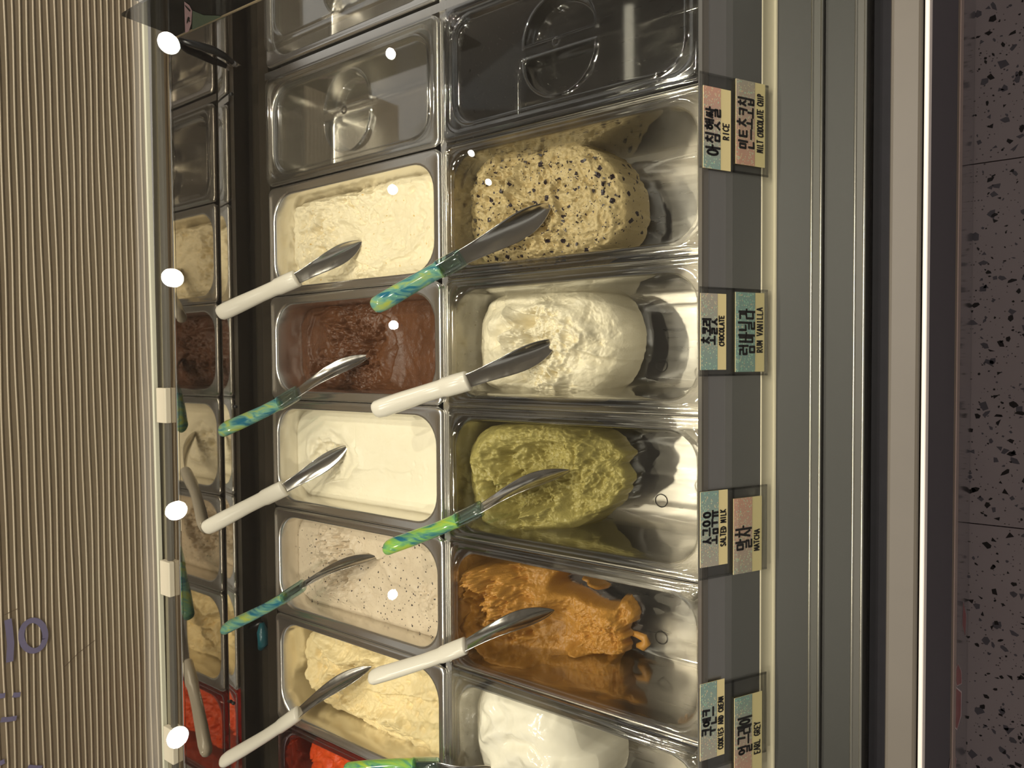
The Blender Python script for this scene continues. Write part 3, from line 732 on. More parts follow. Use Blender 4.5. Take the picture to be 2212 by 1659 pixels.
t = gel_thing('brown chocolate gelato with a crumbly middle and melted rim', 3, True)
S = Surf(pan_inside(3, True, -0.046), -0.046, seed=3)
S.lump(0.0015, 20)
for p, r, h in (((740, 720), 0.030, 0.014), ((780, 790), 0.030, 0.013), ((790, 700), 0.024, 0.011), ((700, 760), 0.022, 0.010), ((715, 690), 0.02, 0.009), ((840, 780), 0.022, 0.010), ((830, 715), 0.018, 0.009)):
    S.bump(p, r, h*0.62)
S.lip([(670, 720), (680, 680), (720, 665), (790, 660), (850, 690), (868, 750), (850, 820), (790, 840), (720, 835), (680, 800), (670, 750)], 0.012, 0.0035, 1)
S.ridge([(700, 690), (740, 700), (790, 712), (820, 735)], 0.0045, 0.004).ridge([(735, 735), (780, 745), (815, 735)], 0.012, -0.004)
for p in ((828, 712), (830, 733), (685, 790), (705, 797), (692, 760), (800, 750)): S.bump(p, 0.006, -0.007)
S.crumb((770, 750), 0.062, 0.0052).crumb((700, 800), 0.03, 0.006).everywhere(0.0004)
S.finish('scoop', G_CHOC, t, round_=0.003)

t = gel_thing('smooth white milk gelato with one small swirl at the back', 4, True)
S = Surf(pan_inside(4, True, -0.034), -0.034, seed=4)
S.lump(0.0014, 14)
S.swirl((705, 975), 0.036, 0.0028, 330).ridge([(668, 990), (672, 950), (700, 926), (740, 930), (765, 960), (772, 1000), (750, 1035), (710, 1040)], 0.008, 0.004)
S.bump((700, 985), 0.018, -0.006).lip([(680, 980), (695, 950), (715, 955)], 0.008, 0.004).lip([(775, 965), (780, 1000), (760, 1035), (725, 1040)], 0.012, 0.003).bump((694, 950), 0.004, -0.006)
S.ridge([(780, 1010), (830, 1014), (880, 1018)], 0.003, 0.0007).bump((826, 1018), 0.004, 0.0012)
S.crumb((715, 985), 0.032, 0.0034).crumb((905, 1020), 0.022, 0.0009).everywhere(0.0002)
S.finish('scoop', G_MILK, t, round_=0.004)

t = gel_thing('grey cookies and cream gelato full of dark specks', 5, True)
S = Surf(pan_inside(5, True, -0.032), -0.032, seed=5)
S.lump(0.002, 18)
S.bump((715, 1175), 0.018, 0.005).bump((690, 1215), 0.016, -0.005).ridge([(700, 1150), (720, 1200), (715, 1240)], 0.008, 0.004).ridge([(740, 1160), (770, 1185), (780, 1220), (760, 1250)], 0.009, 0.004)
S.lip([(715, 1225), (760, 1215), (810, 1205)], 0.012, -0.006, -1).bump((760, 1245), 0.02, 0.004).bump((720, 1270), 0.016, 0.004).ridge([(690, 1270), (740, 1290), (790, 1290)], 0.009, 0.004).bump((690, 1225), 0.01, -0.004)
S.ridge([(815, 1205), (850, 1250), (900, 1275)], 0.004, 0.0016)
S.crumb((725, 1215), 0.052, 0.0062).crumb((930, 1300), 0.022, 0.004).everywhere(0.0004)
o = S.finish('scoop', G_COOK, t, round_=0.004)
chips(S, t, M_CHOCCHIP, 'cookie_crumbs', 110, 0.0006, 0.0024, (650, 1140, 940, 1380), 3)

t = gel_thing('yellowish vanilla gelato, curled on top and eaten away on its left side', 6, True)
zv = -0.040
ol = smooth_closed([at(x, y, zv)[:2] for x, y in ((655, 1392), (664, 1372), (700, 1362), (790, 1395), (880, 1425), (935, 1452), (947, 1520), (947, 1600), (935, 1650), (900, 1640), (830, 1602), (770, 1560), (715, 1535), (685, 1510), (668, 1470), (657, 1430))], 300)
S = Surf(ol, zv, seed=6, jag=lambda x, y: 0.003)
S.lump(0.003, 20).tilt((660, 1430), (900, 1600), -0.010)
S.ridge([(690, 1385), (720, 1410), (735, 1425), (780, 1420), (820, 1425)], 0.008, 0.009).ridge([(665, 1450), (680, 1480), (710, 1490), (735, 1480)], 0.007, 0.007).ridge([(705, 1470), (720, 1450), (745, 1465), (745, 1490)], 0.006, 0.008)
S.bump((755, 1455), 0.012, -0.006).bump((690, 1440), 0.014, -0.004).lip([(775, 1480), (830, 1500), (900, 1500), (940, 1520)], 0.02, 0.006, 1).ridge([(740, 1515), (770, 1540), (820, 1550), (860, 1555)], 0.007, 0.006)
S.bump((735, 1505), 0.009, -0.007).bump((690, 1395), 0.006, -0.006).ridge([(830, 1560), (870, 1580), (920, 1600)], 0.012, 0.005)
S.crumb((720, 1460), 0.06, 0.003).crumb((860, 1550), 0.06, 0.0026).everywhere(0.0014)
S.finish('scoop', G_VANI, t, skirt=(-0.112, 0.010, 1.0), round_=0.006)

t = gel_thing('bright red sorbet at the left end of the back row', 7, True)
S = Surf(pan_inside(7, True, -0.04, -0.012), -0.04, nr=50, na=220, seed=8)
S.lump(0.006, 25).everywhere(0.004)
S.finish('scoop', G_RED, t, skirt=(-0.11, 0.0, 0.0), round_=0.01)

# --- front row
t = gel_thing('speckled mint chocolate chip gelato, oval mound at the back of its pan', 2, False)
ol = front_outline([(1012, 430), (1016, 390), (1040, 352), (1085, 330), (1160, 322), (1270, 325), (1340, 350), (1375, 400), (1388, 440), (1385, 490), (1362, 530), (1330, 546), (1250, 560), (1150, 568), (1060, 572), (1030, 550), (1014, 500)], -0.040)
S = Surf(ol, -0.040, nr=110, na=480, seed=12, jag=lambda x, y: 0.0022)
S.lump(0.004, 18).lump(0.002, 45, 2).fall((1150, 440), (1400, 440), 0.050)
S.ridge([(1045, 400), (1080, 380), (1115, 400), (1100, 440)], 0.010, 0.006).ridge([(1060, 380), (1090, 410), (1110, 445)], 0.004, 0.005).ridge([(1120, 370), (1118, 400), (1105, 425)], 0.006, 0.006).bump((1102, 432), 0.008, -0.007).bump((1135, 400), 0.008, -0.004)
S.ridge([(1040, 460), (1070, 470), (1085, 455)], 0.009, 0.006).lip([(1200, 430), (1210, 470), (1190, 500), (1130, 525)], 0.016, 0.007, -1).bump((1170, 470), 0.02, -0.008).ridge([(1130, 500), (1160, 520), (1200, 515)], 0.009, 0.007)
S.ridge([(1060, 545), (1130, 540), (1200, 545), (1250, 550)], 0.007, 0.005).bump((1300, 430), 0.03, 0.004).bump((1260, 380), 0.03, 0.003).ridge([(1090, 372), (1180, 362), (1270, 352)], 0.005, 0.003).bump((1080, 480), 0.012, -0.005)
S.crumb((1180, 480), 0.07, 0.0036).crumb((1090, 430), 0.06, 0.0036).everywhere(0.0022)
S.finish('scoop', G_MINT, t, skirt=(-0.121, 0.006, 1.0), round_=0.008)
chips(S, t, M_CHOCCHIP, 'chocolate_chips', 900, 0.0008, 0.0040, (1010, 325, 1390, 575), 4)

t = gel_thing('creamy rum vanilla gelato, smooth mound with a scooped curl', 3, False)
ol = front_outline([(1028, 725), (1032, 690), (1050, 655), (1090, 634), (1160, 632), (1240, 632), (1320, 640), (1350, 665), (1368, 705), (1370, 745), (1352, 800), (1325, 830), (1280, 850), (1190, 855), (1100, 852), (1055, 835), (1034, 800), (1028, 760)], -0.044)
S = Surf(ol, -0.044, nr=110, na=480, seed=13)
S.lump(0.004, 14).fall((1160, 740), (1375, 740), 0.052)
S.ridge([(1115, 680), (1145, 668), (1175, 668), (1230, 690), (1260, 715)], 0.008, 0.007).ridge([(1070, 700), (1095, 690), (1120, 700), (1130, 715), (1105, 730)], 0.011, 0.009).lip([(1105, 672), (1130, 705), (1090, 735)], 0.014, 0.006, 1)
S.bump((1135, 690), 0.010, -0.010).bump((1082, 738), 0.009, -0.006).bump((1150, 720), 0.022, -0.006).lip([(1230, 745), (1270, 760), (1310, 775), (1350, 786)], 0.016, 0.005, 1).ridge([(1205, 735), (1220, 760), (1215, 785)], 0.009, 0.006)
S.ridge([(1170, 800), (1200, 790), (1205, 815)], 0.010, 0.005).ridge([(1050, 820), (1100, 830), (1160, 835), (1210, 825)], 0.006, 0.005).lip([(1180, 815), (1210, 830), (1200, 848)], 0.012, 0.005, -1).bump((1130, 815), 0.008, -0.005).ridge([(1045, 660), (1100, 650), (1150, 640)], 0.006, 0.003)
S.ridge([(1260, 790), (1290, 800), (1310, 815)], 0.007, 0.003).ridge([(1240, 650), (1300, 660), (1340, 690)], 0.012, 0.003)
S.crumb((1170, 740), 0.05, 0.0046).crumb((1280, 710), 0.045, 0.0013).crumb((1190, 810), 0.03, 0.0044).bump((1140, 695), 0.010, -0.012).bump((1215, 770), 0.008, -0.008).lip([(1160, 680), (1200, 690), (1250, 720), (1235, 750)], 0.018, 0.005, -1).everywhere(0.0006)
S.finish('scoop', G_RUM, t, skirt=(-0.121, 0.012, 1.0), round_=0.012)

t = gel_thing('olive green matcha gelato with dug-out hollows and a ragged front', 4, False)
ol = front_outline([(1028, 1010), (1032, 965), (1055, 930), (1090, 917), (1200, 918), (1300, 926), (1338, 945), (1352, 965), (1364, 980), (1358, 992), (1352, 1003), (1357, 1016), (1363, 1030), (1356, 1044), (1355, 1058), (1345, 1078), (1320, 1098), (1290, 1120), (1240, 1138), (1150, 1142), (1090, 1136), (1050, 1112), (1034, 1080), (1028, 1045)], -0.050)
S = Surf(ol, -0.050, nr=110, na=480, seed=14, jag=lambda x, y: 0.006*sst(0.44, 0.38, y))
S.lump(0.004, 18).tilt((1180, 1030), (1360, 1030), -0.052)
S.ridge([(1062, 985), (1075, 955), (1110, 930), (1180, 930), (1225, 940), (1242, 965), (1232, 985)], 0.014, 0.013).ridge([(1048, 1000), (1048, 1050), (1064, 1095)], 0.008, 0.004)
S.bump((1170, 985), 0.024, -0.010).lip([(1130, 965), (1165, 955), (1215, 955), (1235, 975)], 0.012, 0.006, 1).bump((1112, 976), 0.006, -0.020).bump((1108, 1008), 0.014, -0.024).bump((1130, 1035), 0.012, -0.018).bump((1072, 1055), 0.009, -0.020).bump((1120, 1085), 0.018, -0.026).bump((1095, 1092), 0.011, -0.022).ridge([(1245, 935), (1242, 960), (1230, 990)], 0.004, -0.010)
S.ridge([(1150, 1058), (1185, 1058), (1210, 1070), (1205, 1095), (1160, 1105)], 0.006, 0.010).ridge([(1150, 1105), (1190, 1110), (1225, 1130)], 0.008, 0.009).ridge([(1100, 1030), (1140, 1040), (1160, 1030)], 0.007, 0.008).ridge([(1230, 1000), (1260, 1030), (1250, 1060)], 0.008, 0.005)
S.ridge([(1300, 1100), (1270, 1105), (1240, 1120)], 0.007, 0.006).ridge([(1060, 1120), (1130, 1132), (1200, 1136)], 0.007, 0.006).ridge([(1245, 950), (1300, 960), (1340, 985)], 0.014, 0.007)
S.crumb((1130, 1040), 0.06, 0.006).crumb((1280, 1030), 0.06, 0.0036).crumb((1180, 940), 0.05, 0.003).everywhere(0.001)
S.finish('scoop', G_MATC, t, skirt=(-0.121, 0.003, 1.0), round_=0.008)

t = gel_thing('caramel brown gelato, high at the back and scraped thin in front', 5, False)
zc = -0.075
ol = front_outline([(1016, 1300), (1018, 1255), (1032, 1222), (1070, 1210), (1150, 1225), (1240, 1248), (1310, 1268), (1350, 1285), (1372, 1310), (1374, 1335), (1360, 1346), (1354, 1360), (1360, 1369), (1353, 1380), (1356, 1402), (1338, 1412), (1330, 1435), (1325, 1452), (1280, 1460), (1230, 1450), (1150, 1440), (1090, 1420), (1050, 1400), (1026, 1350)], zc)
S = Surf(ol, zc, nr=110, na=480, seed=15, jag=lambda x, y: 0.006*sst(0.46, 0.38, y))
S.tilt((1150, 1320), (1370, 1350), -0.034).lump(0.003, 25)
S.ridge([(1042, 1330), (1040, 1280), (1050, 1240), (1080, 1228)], 0.012, 0.017).ridge([(1065, 1222), (1075, 1270), (1100, 1300), (1120, 1320)], 0.018, 0.016).ridge([(1090, 1240), (1130, 1275), (1180, 1290)], 0.016, 0.012).bump((1115, 1265), 0.02, 0.014)
S.ridge([(1028, 1320), (1040, 1365), (1090, 1405), (1150, 1425)], 0.009, 0.018).bump((1058, 1260), 0.009, -0.020).bump((1045, 1300), 0.010, -0.016).bump((1130, 1245), 0.014, 0.006).ridge([(1080, 1345), (1120, 1330), (1180, 1310)], 0.012, 0.010)
S.bump((1190, 1350), 0.03, -0.010).ridge([(1240, 1255), (1310, 1275), (1350, 1300)], 0.008, 0.012).ridge([(1230, 1410), (1240, 1420)], 0.008, 0.010).ridge([(1300, 1355), (1330, 1380), (1340, 1405)], 0.014, 0.008).bump((1300, 1448), 0.012, 0.010)
# scraped hollows where the pan floor shows
S.ridge([(1200, 1256), (1225, 1258), (1240, 1272)], 0.006, -0.05, 0.4).ridge([(1195, 1265), (1225, 1280), (1265, 1302), (1300, 1310)], 0.006, -0.05, 0.4).ridge([(1285, 1290), (1320, 1300)], 0.006, -0.03, 0.4).ridge([(1190, 1428), (1250, 1430), (1310, 1436)], 0.003, -0.012, 0.4)
S.crumb((1080, 1270), 0.055, 0.009).crumb((1110, 1320), 0.04, 0.006).crumb((1300, 1400), 0.05, 0.003).everywhere(0.0012)
S.finish('scoop', G_CARA, t, skirt=(-0.1215, 0.003, 1.0), round_=0.004, floor=-0.1213)
# a stray curl and a dab on the pan floor
c = [at(x, y, -0.119) for x, y in ((1358, 1366), (1375, 1370), (1392, 1378), (1396, 1388), (1388, 1396), (1376, 1394))]
obj('stray_curl', *tube(c, [0.003, 0.004, 0.005, 0.006, 0.006, 0.003], 10), G_CARA, t)

t = gel_thing('glossy white gelato, domed and untouched, at the left of the front row', 6, False)
ol = front_outline([(1018, 1560), (1020, 1520), (1038, 1490), (1080, 1486), (1160, 1505), (1240, 1540), (1310, 1572), (1334, 1595), (1334, 1640), (1310, 1690), (1250, 1725), (1130, 1720), (1060, 1690), (1026, 1630)], -0.036)
S = Surf(ol, -0.036, nr=100, na=420, seed=16)
S.lump(0.005, 10).bump((1180, 1610), 0.07, 0.010).fall((1150, 1600), (1340, 1600), 0.05)
S.ridge([(1040, 1600), (1110, 1560), (1180, 1570), (1240, 1620)], 0.016, 0.004, 1.4).ridge([(1060, 1660), (1130, 1620), (1200, 1650)], 0.014, 0.004, 1.4).ridge([(1100, 1590), (1150, 1600), (1190, 1640)], 0.008, -0.003, 1.4).ridge([(1050, 1545), (1120, 1530), (1190, 1550)], 0.007, -0.0022, 1.2).ridge([(1090, 1510), (1150, 1540), (1200, 1545)], 0.008, 0.003).ridge([(1055, 1530), (1080, 1560), (1060, 1590)], 0.008, 0.003)
S.everywhere(0.00008)
S.finish('scoop', G_YOG, t, skirt=(-0.121, 0.010, 0.5), round_=0.016)

# ------------------------------------------------------------------ spatulas
def swirl_mat(name, green):
    m, nt, b = new_mat(name); co = coords(nt, (4.2, 0.7, 2.6))
    nz = N(nt, 'ShaderNodeTexNoise', i_Scale=26.0, i_Detail=3.0, i_Distortion=0.8); L(nt, co, nz.inputs['Vector'])
    cr = N(nt, 'ShaderNodeValToRGB'); e = cr.color_ramp.elements
    e[0].position = 0.34; e[0].color = rgb(30, 116, 146); e[1].position = 0.66; e[1].color = rgb(190, 204, 96) if not green else rgb(196, 220, 70)
    k = e.new(0.5); k.color = rgb(128, 184, 160) if not green else rgb(140, 200, 110)
    L(nt, nz.outputs['Fac'], cr.inputs[0]); L(nt, cr.outputs[0], b.inputs['Base Color'])
    b.inputs['Roughness'].default_value = 0.08; b.inputs['Coat Weight'].default_value = 0.6
    tr = N(nt, 'ShaderNodeBsdfTransparent'); L(nt, cr.outputs[0], tr.inputs[0])
    ms = N(nt, 'ShaderNodeMixShader'); ms.inputs[0].default_value = 0.28; L(nt, b.outputs[0], ms.inputs[1]); L(nt, tr.outputs[0], ms.inputs[2])
    L(nt, ms.outputs[0], nt.nodes['Material Output'].inputs[0]); return m
M_SWIRL = [swirl_mat('teal swirl plastic', False), swirl_mat('green swirl plastic', True)]
M_FERR = clear('clear teal ferrule', (0.62, 0.80, 0.76, 1), 0.10, 2.5, 0.05, top=0.8)
M_BLADE = steel('blade steel', (0.60, 0.57, 0.52, 1), 0.16, (8, 60, 60), 0.06, 0.12)
def spatula(label, T, C, B, kind, group, roll=0.0, wide=0.028, hw=0.0125, up_hint=(0, -0.35, 1)):
    """T handle tip, C collar end, B blade tip"""
    T, C, B = Vector(T), Vector(C), Vector(B)
    ax = (C - T).normalized(); upv = Vector(up_hint); upv = (upv - ax*upv.dot(ax)).normalized()
    t = thing('gelato_spatula', label, 'spatula', C, group)
    rot = Matrix.Rotation(roll, 3, ax); n0 = rot @ upv; s0 = ax.cross(n0)
    hm = M_HANDLE if kind == 'white' else M_SWIRL[1 if kind == 'green' else 0]
    Lh = (C - T).length
    prof = [(0.0, 0.12), (0.006, 0.46), (0.02, 0.74), (0.05, 0.93), (0.12, 1.0), (0.30, 0.98), (0.55, 0.90), (0.72, 0.90), (0.745, 0.96), (0.76, 1.02), (0.90, 1.04), (0.985, 1.02), (1.0, 0.97)]
    n = 20
    cut = 0.755
    def ringat(f, k):
        c = T + ax*(Lh*f) - n0*(0.005*math.sin(f*math.pi)) + n0*(-0.004*max(0, 0.15 - f)/0.15)
        a, b = hw*k, hw*0.74*k
        return [tuple(c + s0*(a*math.copysign(abs(math.cos(q))**0.85, math.cos(q))) + n0*(b*math.copysign(abs(math.sin(q))**0.85, math.sin(q)))) for q in [2*math.pi*i/n for i in range(n)]]
    if kind == 'white':
        obj('handle', *loft([ringat(f, k) for f, k in prof], True, True), hm, t)
    else:
        obj('handle', *loft([ringat(f, k) for f, k in prof if f <= 0.761], True, True), hm, t)
        fe = obj('ferrule', *loft([ringat(f, k) for f, k in ((0.7605, 1.02), (0.80, 1.03), (0.90, 1.04), (0.985, 1.02), (1.0, 0.97))], True, False), M_FERR, t)
        c0 = T + ax*(Lh*0.77) ; c1 = C
        rings = []
        for f in (0, 1):
            c = c0.lerp(c1, f) - n0*0.003*(1-f); rings.append([tuple(c + s0*sx*hw*0.62 + n0*sy*0.0012) for sx, sy in ((-1, -1), (1, -1), (1, 1), (-1, 1))])
        obj('tang', *loft(rings, True, True), M_BLADE, t, smooth=False)
    # blade: narrow neck, widening leaf, pointed and dished, bent a little downward
    bx = (B - C).normalized(); Lb = (B - C).length
    nb = (n0 - bx*n0.dot(bx)).normalized(); sb = bx.cross(nb)
    bp = [(-0.06, 0.60), (0.0, 0.61), (0.12, 0.66), (0.25, 0.74), (0.42, 0.89), (0.55, 0.99), (0.67, 1.0), (0.78, 0.88), (0.87, 0.66), (0.94, 0.40), (0.98, 0.19), (1.0, 0.05)]
    V = []; m = 9
    for f, k in bp:
        for j in range(m):
            u = (j/(m-1))*2 - 1
            asym = 0.12*k*max(0, f - 0.2)
            c = C + bx*(Lb*f) + nb*(0.010*math.sin(max(0, f)*math.pi)*0.8)
            p = c + sb*(wide/2*(k*u + asym)) + nb*((u*u - 0.4)*0.0050*k*min(1, max(0.15, f*2.2)))
            V.append(tuple(p))
    Fc = [(i*m + j, i*m + j + 1, (i+1)*m + j + 1, (i+1)*m + j) for i in range(len(bp)-1) for j in range(m-1)]
    o = obj('blade', V, Fc, M_BLADE, t, solid=0.0012, offset=0.0)
    sb_ = o.modifiers.new('sub', 'SUBSURF'); sb_.levels = 1; sb_.render_levels = 1
    return t
WG, TG = 'white handled spatulas', 'blue green handled spatulas'
spatula('white handled spatula standing in the pale rice gelato', at(468, 681, 0.080), at(642, 601, 0.030), at(783, 520, -0.036), 'white', WG, roll=0.45)
spatula('teal swirled spatula standing in the chocolate gelato', at(470, 932, 0.082), at(644, 848, 0.026), at(800, 768, -0.040), 'teal', TG, roll=-0.5, hw=0.0115)
spatula('white handled spatula standing in the smooth milk gelato', at(437, 1146, 0.078), at(615, 1054, 0.026), at(752, 962, -0.036), 'white', WG, roll=0.35, wide=0.026)
spatula('teal swirled spatula standing in the grey cookie gelato', at(475, 1360, 0.080), at(655, 1264, 0.026), at(818, 1202, -0.034), 'teal', TG, roll=-1.05, hw=0.0105)
spatula('white handled spatula standing in the yellowish vanilla gelato', at(472, 1648, 0.070), at(645, 1540, 0.022), at(803, 1440, -0.034), 'white', WG, roll=-0.75, hw=0.011)
spatula('teal and yellow swirled spatula standing in the mint chocolate gelato', at(803, 667, 0.060), at(1000, 555, 0.020), at(1192, 440, -0.040), 'teal', TG, roll=0.55, wide=0.034, hw=0.0118)
spatula('white handled spatula standing in the rum vanilla gelato', at(803, 890, 0.058), at(1012, 822, 0.018), at(1206, 734, -0.044), 'white', WG, roll=0.40, wide=0.030)
spatula('lime green swirled spatula standing in the matcha gelato', at(825, 1184, 0.058), at(1040, 1098, 0.014), at(1232, 1016, -0.050), 'green', TG, roll=-0.9, hw=0.0108)
spatula('white handled spatula standing in the caramel gelato', at(793, 1464, 0.058), at(1006, 1394, 0.014), at(1198, 1318, -0.060), 'white', WG, roll=-0.8, hw=0.0108)
spatula('green handled spatula cut off by the photo edge, in the glossy white gelato', at(742, 1668, 0.060), at(948, 1656, 0.016), at(1062, 1656, -0.030), 'green', TG, roll=0.2, hw=0.0115, wide=0.022)

# ------------------------------------------------------------------ label sleeves with handwritten cards
def circ(cx, cy, r, n=14): return [(cx + r*math.cos(6.2832*i/n + 1.6), cy + r*math.sin(6.2832*i/n + 1.6)) for i in range(n + 1)]
JAMO = {'ㅇ': [circ(.5, .5, .42)], 'ㅁ': [[(.12,.9),(.12,.1),(.88,.1),(.88,.9),(.12,.9)]], 'ㅂ': [[(.12,1),(.12,.05),(.88,.05),(.88,1)],[(.12,.55),(.88,.55)]],
 'ㄴ': [[(.1,1),(.1,.08),(.95,.12)]], 'ㄱ': [[(.05,.92),(.92,.92),(.8,.0)]], 'ㅋ': [[(.05,.92),(.92,.92),(.8,.0)],[(.1,.5),(.85,.5)]],
 'ㅌ': [[(.9,.95),(.1,.95),(.1,.05),(.95,.05)],[(.1,.5),(.85,.5)]], 'ㄹ': [[(.05,.98),(.9,.98),(.9,.54),(.1,.5),(.1,.02),(.98,.04)]],
 'ㅅ': [[(.52,1),(.4,.5),(.02,.02)],[(.45,.55),(.98,.02)]], 'ㅆ': [[(.3,1),(.02,.05)],[(.28,.55),(.5,.05)],[(.74,1),(.5,.05)],[(.72,.55),(1,.05)]],
 'ㅊ': [[(.5,1.1),(.5,.92)],[(.08,.8),(.92,.8)],[(.52,.8),(.04,.02)],[(.42,.42),(.96,.02)]], 'ㅎ': [[(.5,1.12),(.5,.95)],[(.06,.82),(.94,.82)],[(x, y) for x, y in circ(.5,.34,.32)]]}
VOW = {'ㅏ': ('v', [[(.3,1),(.3,0)],[(.3,.52),(.95,.52)]]), 'ㅓ': ('v', [[(.7,1),(.7,0)],[(.7,.55),(.05,.55)]]), 'ㅣ': ('v', [[(.5,1),(.5,0)]]),
 'ㅐ': ('v', [[(.2,.95),(.2,.05)],[(.85,1),(.85,0)],[(.2,.52),(.85,.52)]]), 'ㅔ': ('v', [[(.5,.95),(.5,.05)],[(.95,1),(.95,0)],[(.5,.52),(.0,.52)]]),
 'ㅗ': ('h', [[(.5,1),(.5,.2)],[(0,.2),(1,.2)]]), 'ㅜ': ('h', [[(0,.85),(1,.85)],[(.5,.85),(.5,0)]]), 'ㅠ': ('h', [[(0,.85),(1,.85)],[(.3,.85),(.28,0)],[(.7,.85),(.72,0)]]), 'ㅡ': ('h', [[(0,.5),(1,.5)]])}
CHO = 'ㄱㄲㄴㄷㄸㄹㅁㅂㅃㅅㅆㅇㅈㅉㅊㅋㅌㅍㅎ'; JUNG = 'ㅏㅐㅑㅒㅓㅔㅕㅖㅗㅘㅙㅚㅛㅜㅝㅞㅟㅠㅡㅢㅣ'; JONG = ' ㄱㄲㄳㄴㄵㄶㄷㄹㄺㄻㄼㄽㄾㄿㅀㅁㅂㅄㅅㅆㅇㅈㅊㅋㅌㅍㅎ'
def place(strokes, x0, y0, x1, y1): return [[(x0 + x*(x1-x0), y0 + y*(y1-y0)) for x, y in s] for s in strokes]
def hangul(ch):
    c = ord(ch) - 0xAC00; a, b, j = CHO[c//588], JUNG[(c % 588)//28], JONG[c % 28]
    ty, vs = VOW[b]; out = []; lo = 0.42 if j != ' ' else 0.0
    if ty == 'v':
        out += place(JAMO[a], 0.02, lo + 0.08, 0.56, 0.95); out += place(vs, 0.60, lo, 0.98, 1.0)
    else:
        out += place(JAMO[a], 0.14, lo + (1-lo)*0.48, 0.86, 1.0); out += place(vs, 0.0, lo + 0.02, 1.0, lo + (1-lo)*0.42)
    if j != ' ': out += place(JAMO[j], 0.16, -0.02, 0.86, 0.34)
    return out
LAT = {'A': [[(0,0),(.5,1),(1,0)],[(.2,.38),(.8,.38)]], 'C': [[(.95,.85),(.6,1),(.15,.8),(.02,.5),(.15,.18),(.6,0),(.95,.15)]], 'D': [[(.05,0),(.05,1),(.6,.9),(.95,.5),(.6,.1),(.05,0)]],
 'E': [[(.95,1),(.08,1),(.08,0),(.95,0)],[(.08,.5),(.8,.5)]], 'G': [[(.95,.85),(.55,1),(.1,.75),(.05,.3),(.5,0),(.95,.2),(.95,.5),(.55,.5)]], 'H': [[(.05,1),(.05,0)],[(.95,1),(.95,0)],[(.05,.5),(.95,.5)]],
 'I': [[(.5,1),(.5,0)]], 'K': [[(.08,1),(.08,0)],[(.95,1),(.1,.48),(.95,0)]], 'L': [[(.1,1),(.1,0),(.9,.02)]], 'M': [[(.02,0),(.08,1),(.5,.3),(.92,1),(.98,0)]], 'N': [[(.05,0),(.08,1),(.9,0),(.95,1)]],
 'O': [[(.5 + .48*math.cos(t), .5 + .5*math.sin(t)) for t in np.linspace(0, 6.2832, 13)]], 'P': [[(.08,0),(.08,1),(.7,.95),(.9,.72),(.7,.5),(.08,.46)]], 'R': [[(.08,0),(.08,1),(.7,.95),(.88,.72),(.65,.5),(.08,.46)],[(.4,.46),(.95,0)]],
 'S': [[(.92,.88),(.5,1),(.1,.8),(.3,.55),(.75,.45),(.9,.2),(.5,0),(.05,.12)]], 'T': [[(0,1),(1,1)],[(.5,1),(.5,0)]], 'U': [[(.05,1),(.08,.25),(.5,0),(.92,.25),(.95,1)]], 'V': [[(0,1),(.5,0),(1,1)]], 'Y': [[(0,1),(.5,.5),(1,1)],[(.5,.5),(.5,0)]]}
def ribbon(strokes, wd, O, UX, UY, UN, off):
    V, Fc = [], []
    for s in strokes:
        P = [Vector(p) for p in s]
        for a, b in zip(P[:-1], P[1:]):
            d = b - a
            if d.length < 1e-7: continue
            d.normalize(); n = Vector((-d.y, d.x))*wd/2; e = d*wd*0.32
            base = len(V)
            for q in (a - e + n*0.7, a - e*0.2 + n, b + e*0.2 + n, b + e + n*0.7, b + e - n*0.7, b + e*0.2 - n, a - e*0.2 - n, a - e - n*0.7):
                V.append(tuple(O + UX*q.x + UY*q.y + UN*off))
            Fc.append(tuple(range(base, base + 8)))
    return V, Fc
def glitter(name, cl, cr, x0, x1):
    m, nt, b = new_mat(name); co = N(nt, 'ShaderNodeTexCoord')
    sp = N(nt, 'ShaderNodeSeparateXYZ'); L(nt, co.outputs['Object'], sp.inputs[0])
    mr = N(nt, 'ShaderNodeMapRange'); mr.inputs[1].default_value = x0; mr.inputs[2].default_value = x1; L(nt, sp.outputs[0], mr.inputs[0])
    mx = N(nt, 'ShaderNodeMix', data_type='RGBA'); mx.inputs[6].default_value = cl; mx.inputs[7].default_value = cr; L(nt, mr.outputs[0], mx.inputs[0])
    vo = N(nt, 'ShaderNodeTexVoronoi', i_Scale=900.0); L(nt, co.outputs['Object'], vo.inputs['Vector'])
    sc = N(nt, 'ShaderNodeSeparateColor'); L(nt, vo.outputs['Color'], sc.inputs[0])
    gt = N(nt, 'ShaderNodeMath', operation='GREATER_THAN'); L(nt, sc.outputs[0], gt.inputs[0]); gt.inputs[1].default_value = 0.86
    hs = N(nt, 'ShaderNodeMix', data_type='RGBA'); hs.inputs[6].default_value = rgb(250, 200, 150); hs.inputs[7].default_value = rgb(150, 240, 200); L(nt, sc.outputs[1], hs.inputs[0])
    fm = N(nt, 'ShaderNodeMath', operation='MULTIPLY'); L(nt, gt.outputs[0], fm.inputs[0]); fm.inputs[1].default_value = 0.5
    m2 = N(nt, 'ShaderNodeMix', data_type='RGBA'); L(nt, fm.outputs[0], m2.inputs[0]); L(nt, mx.outputs[2], m2.inputs[6]); L(nt, hs.outputs[2], m2.inputs[7])
    L(nt, m2.outputs[2], b.inputs['Base Color']); b.inputs['Roughness'].default_value = 0.4
    return m
PINK, TEAL, GREY = rgb(200, 152, 130), rgb(128, 156, 146), rgb(166, 158, 142)
py0, pz0 = up(1528, 0.030); py1, pz1 = up(1643, -0.030)
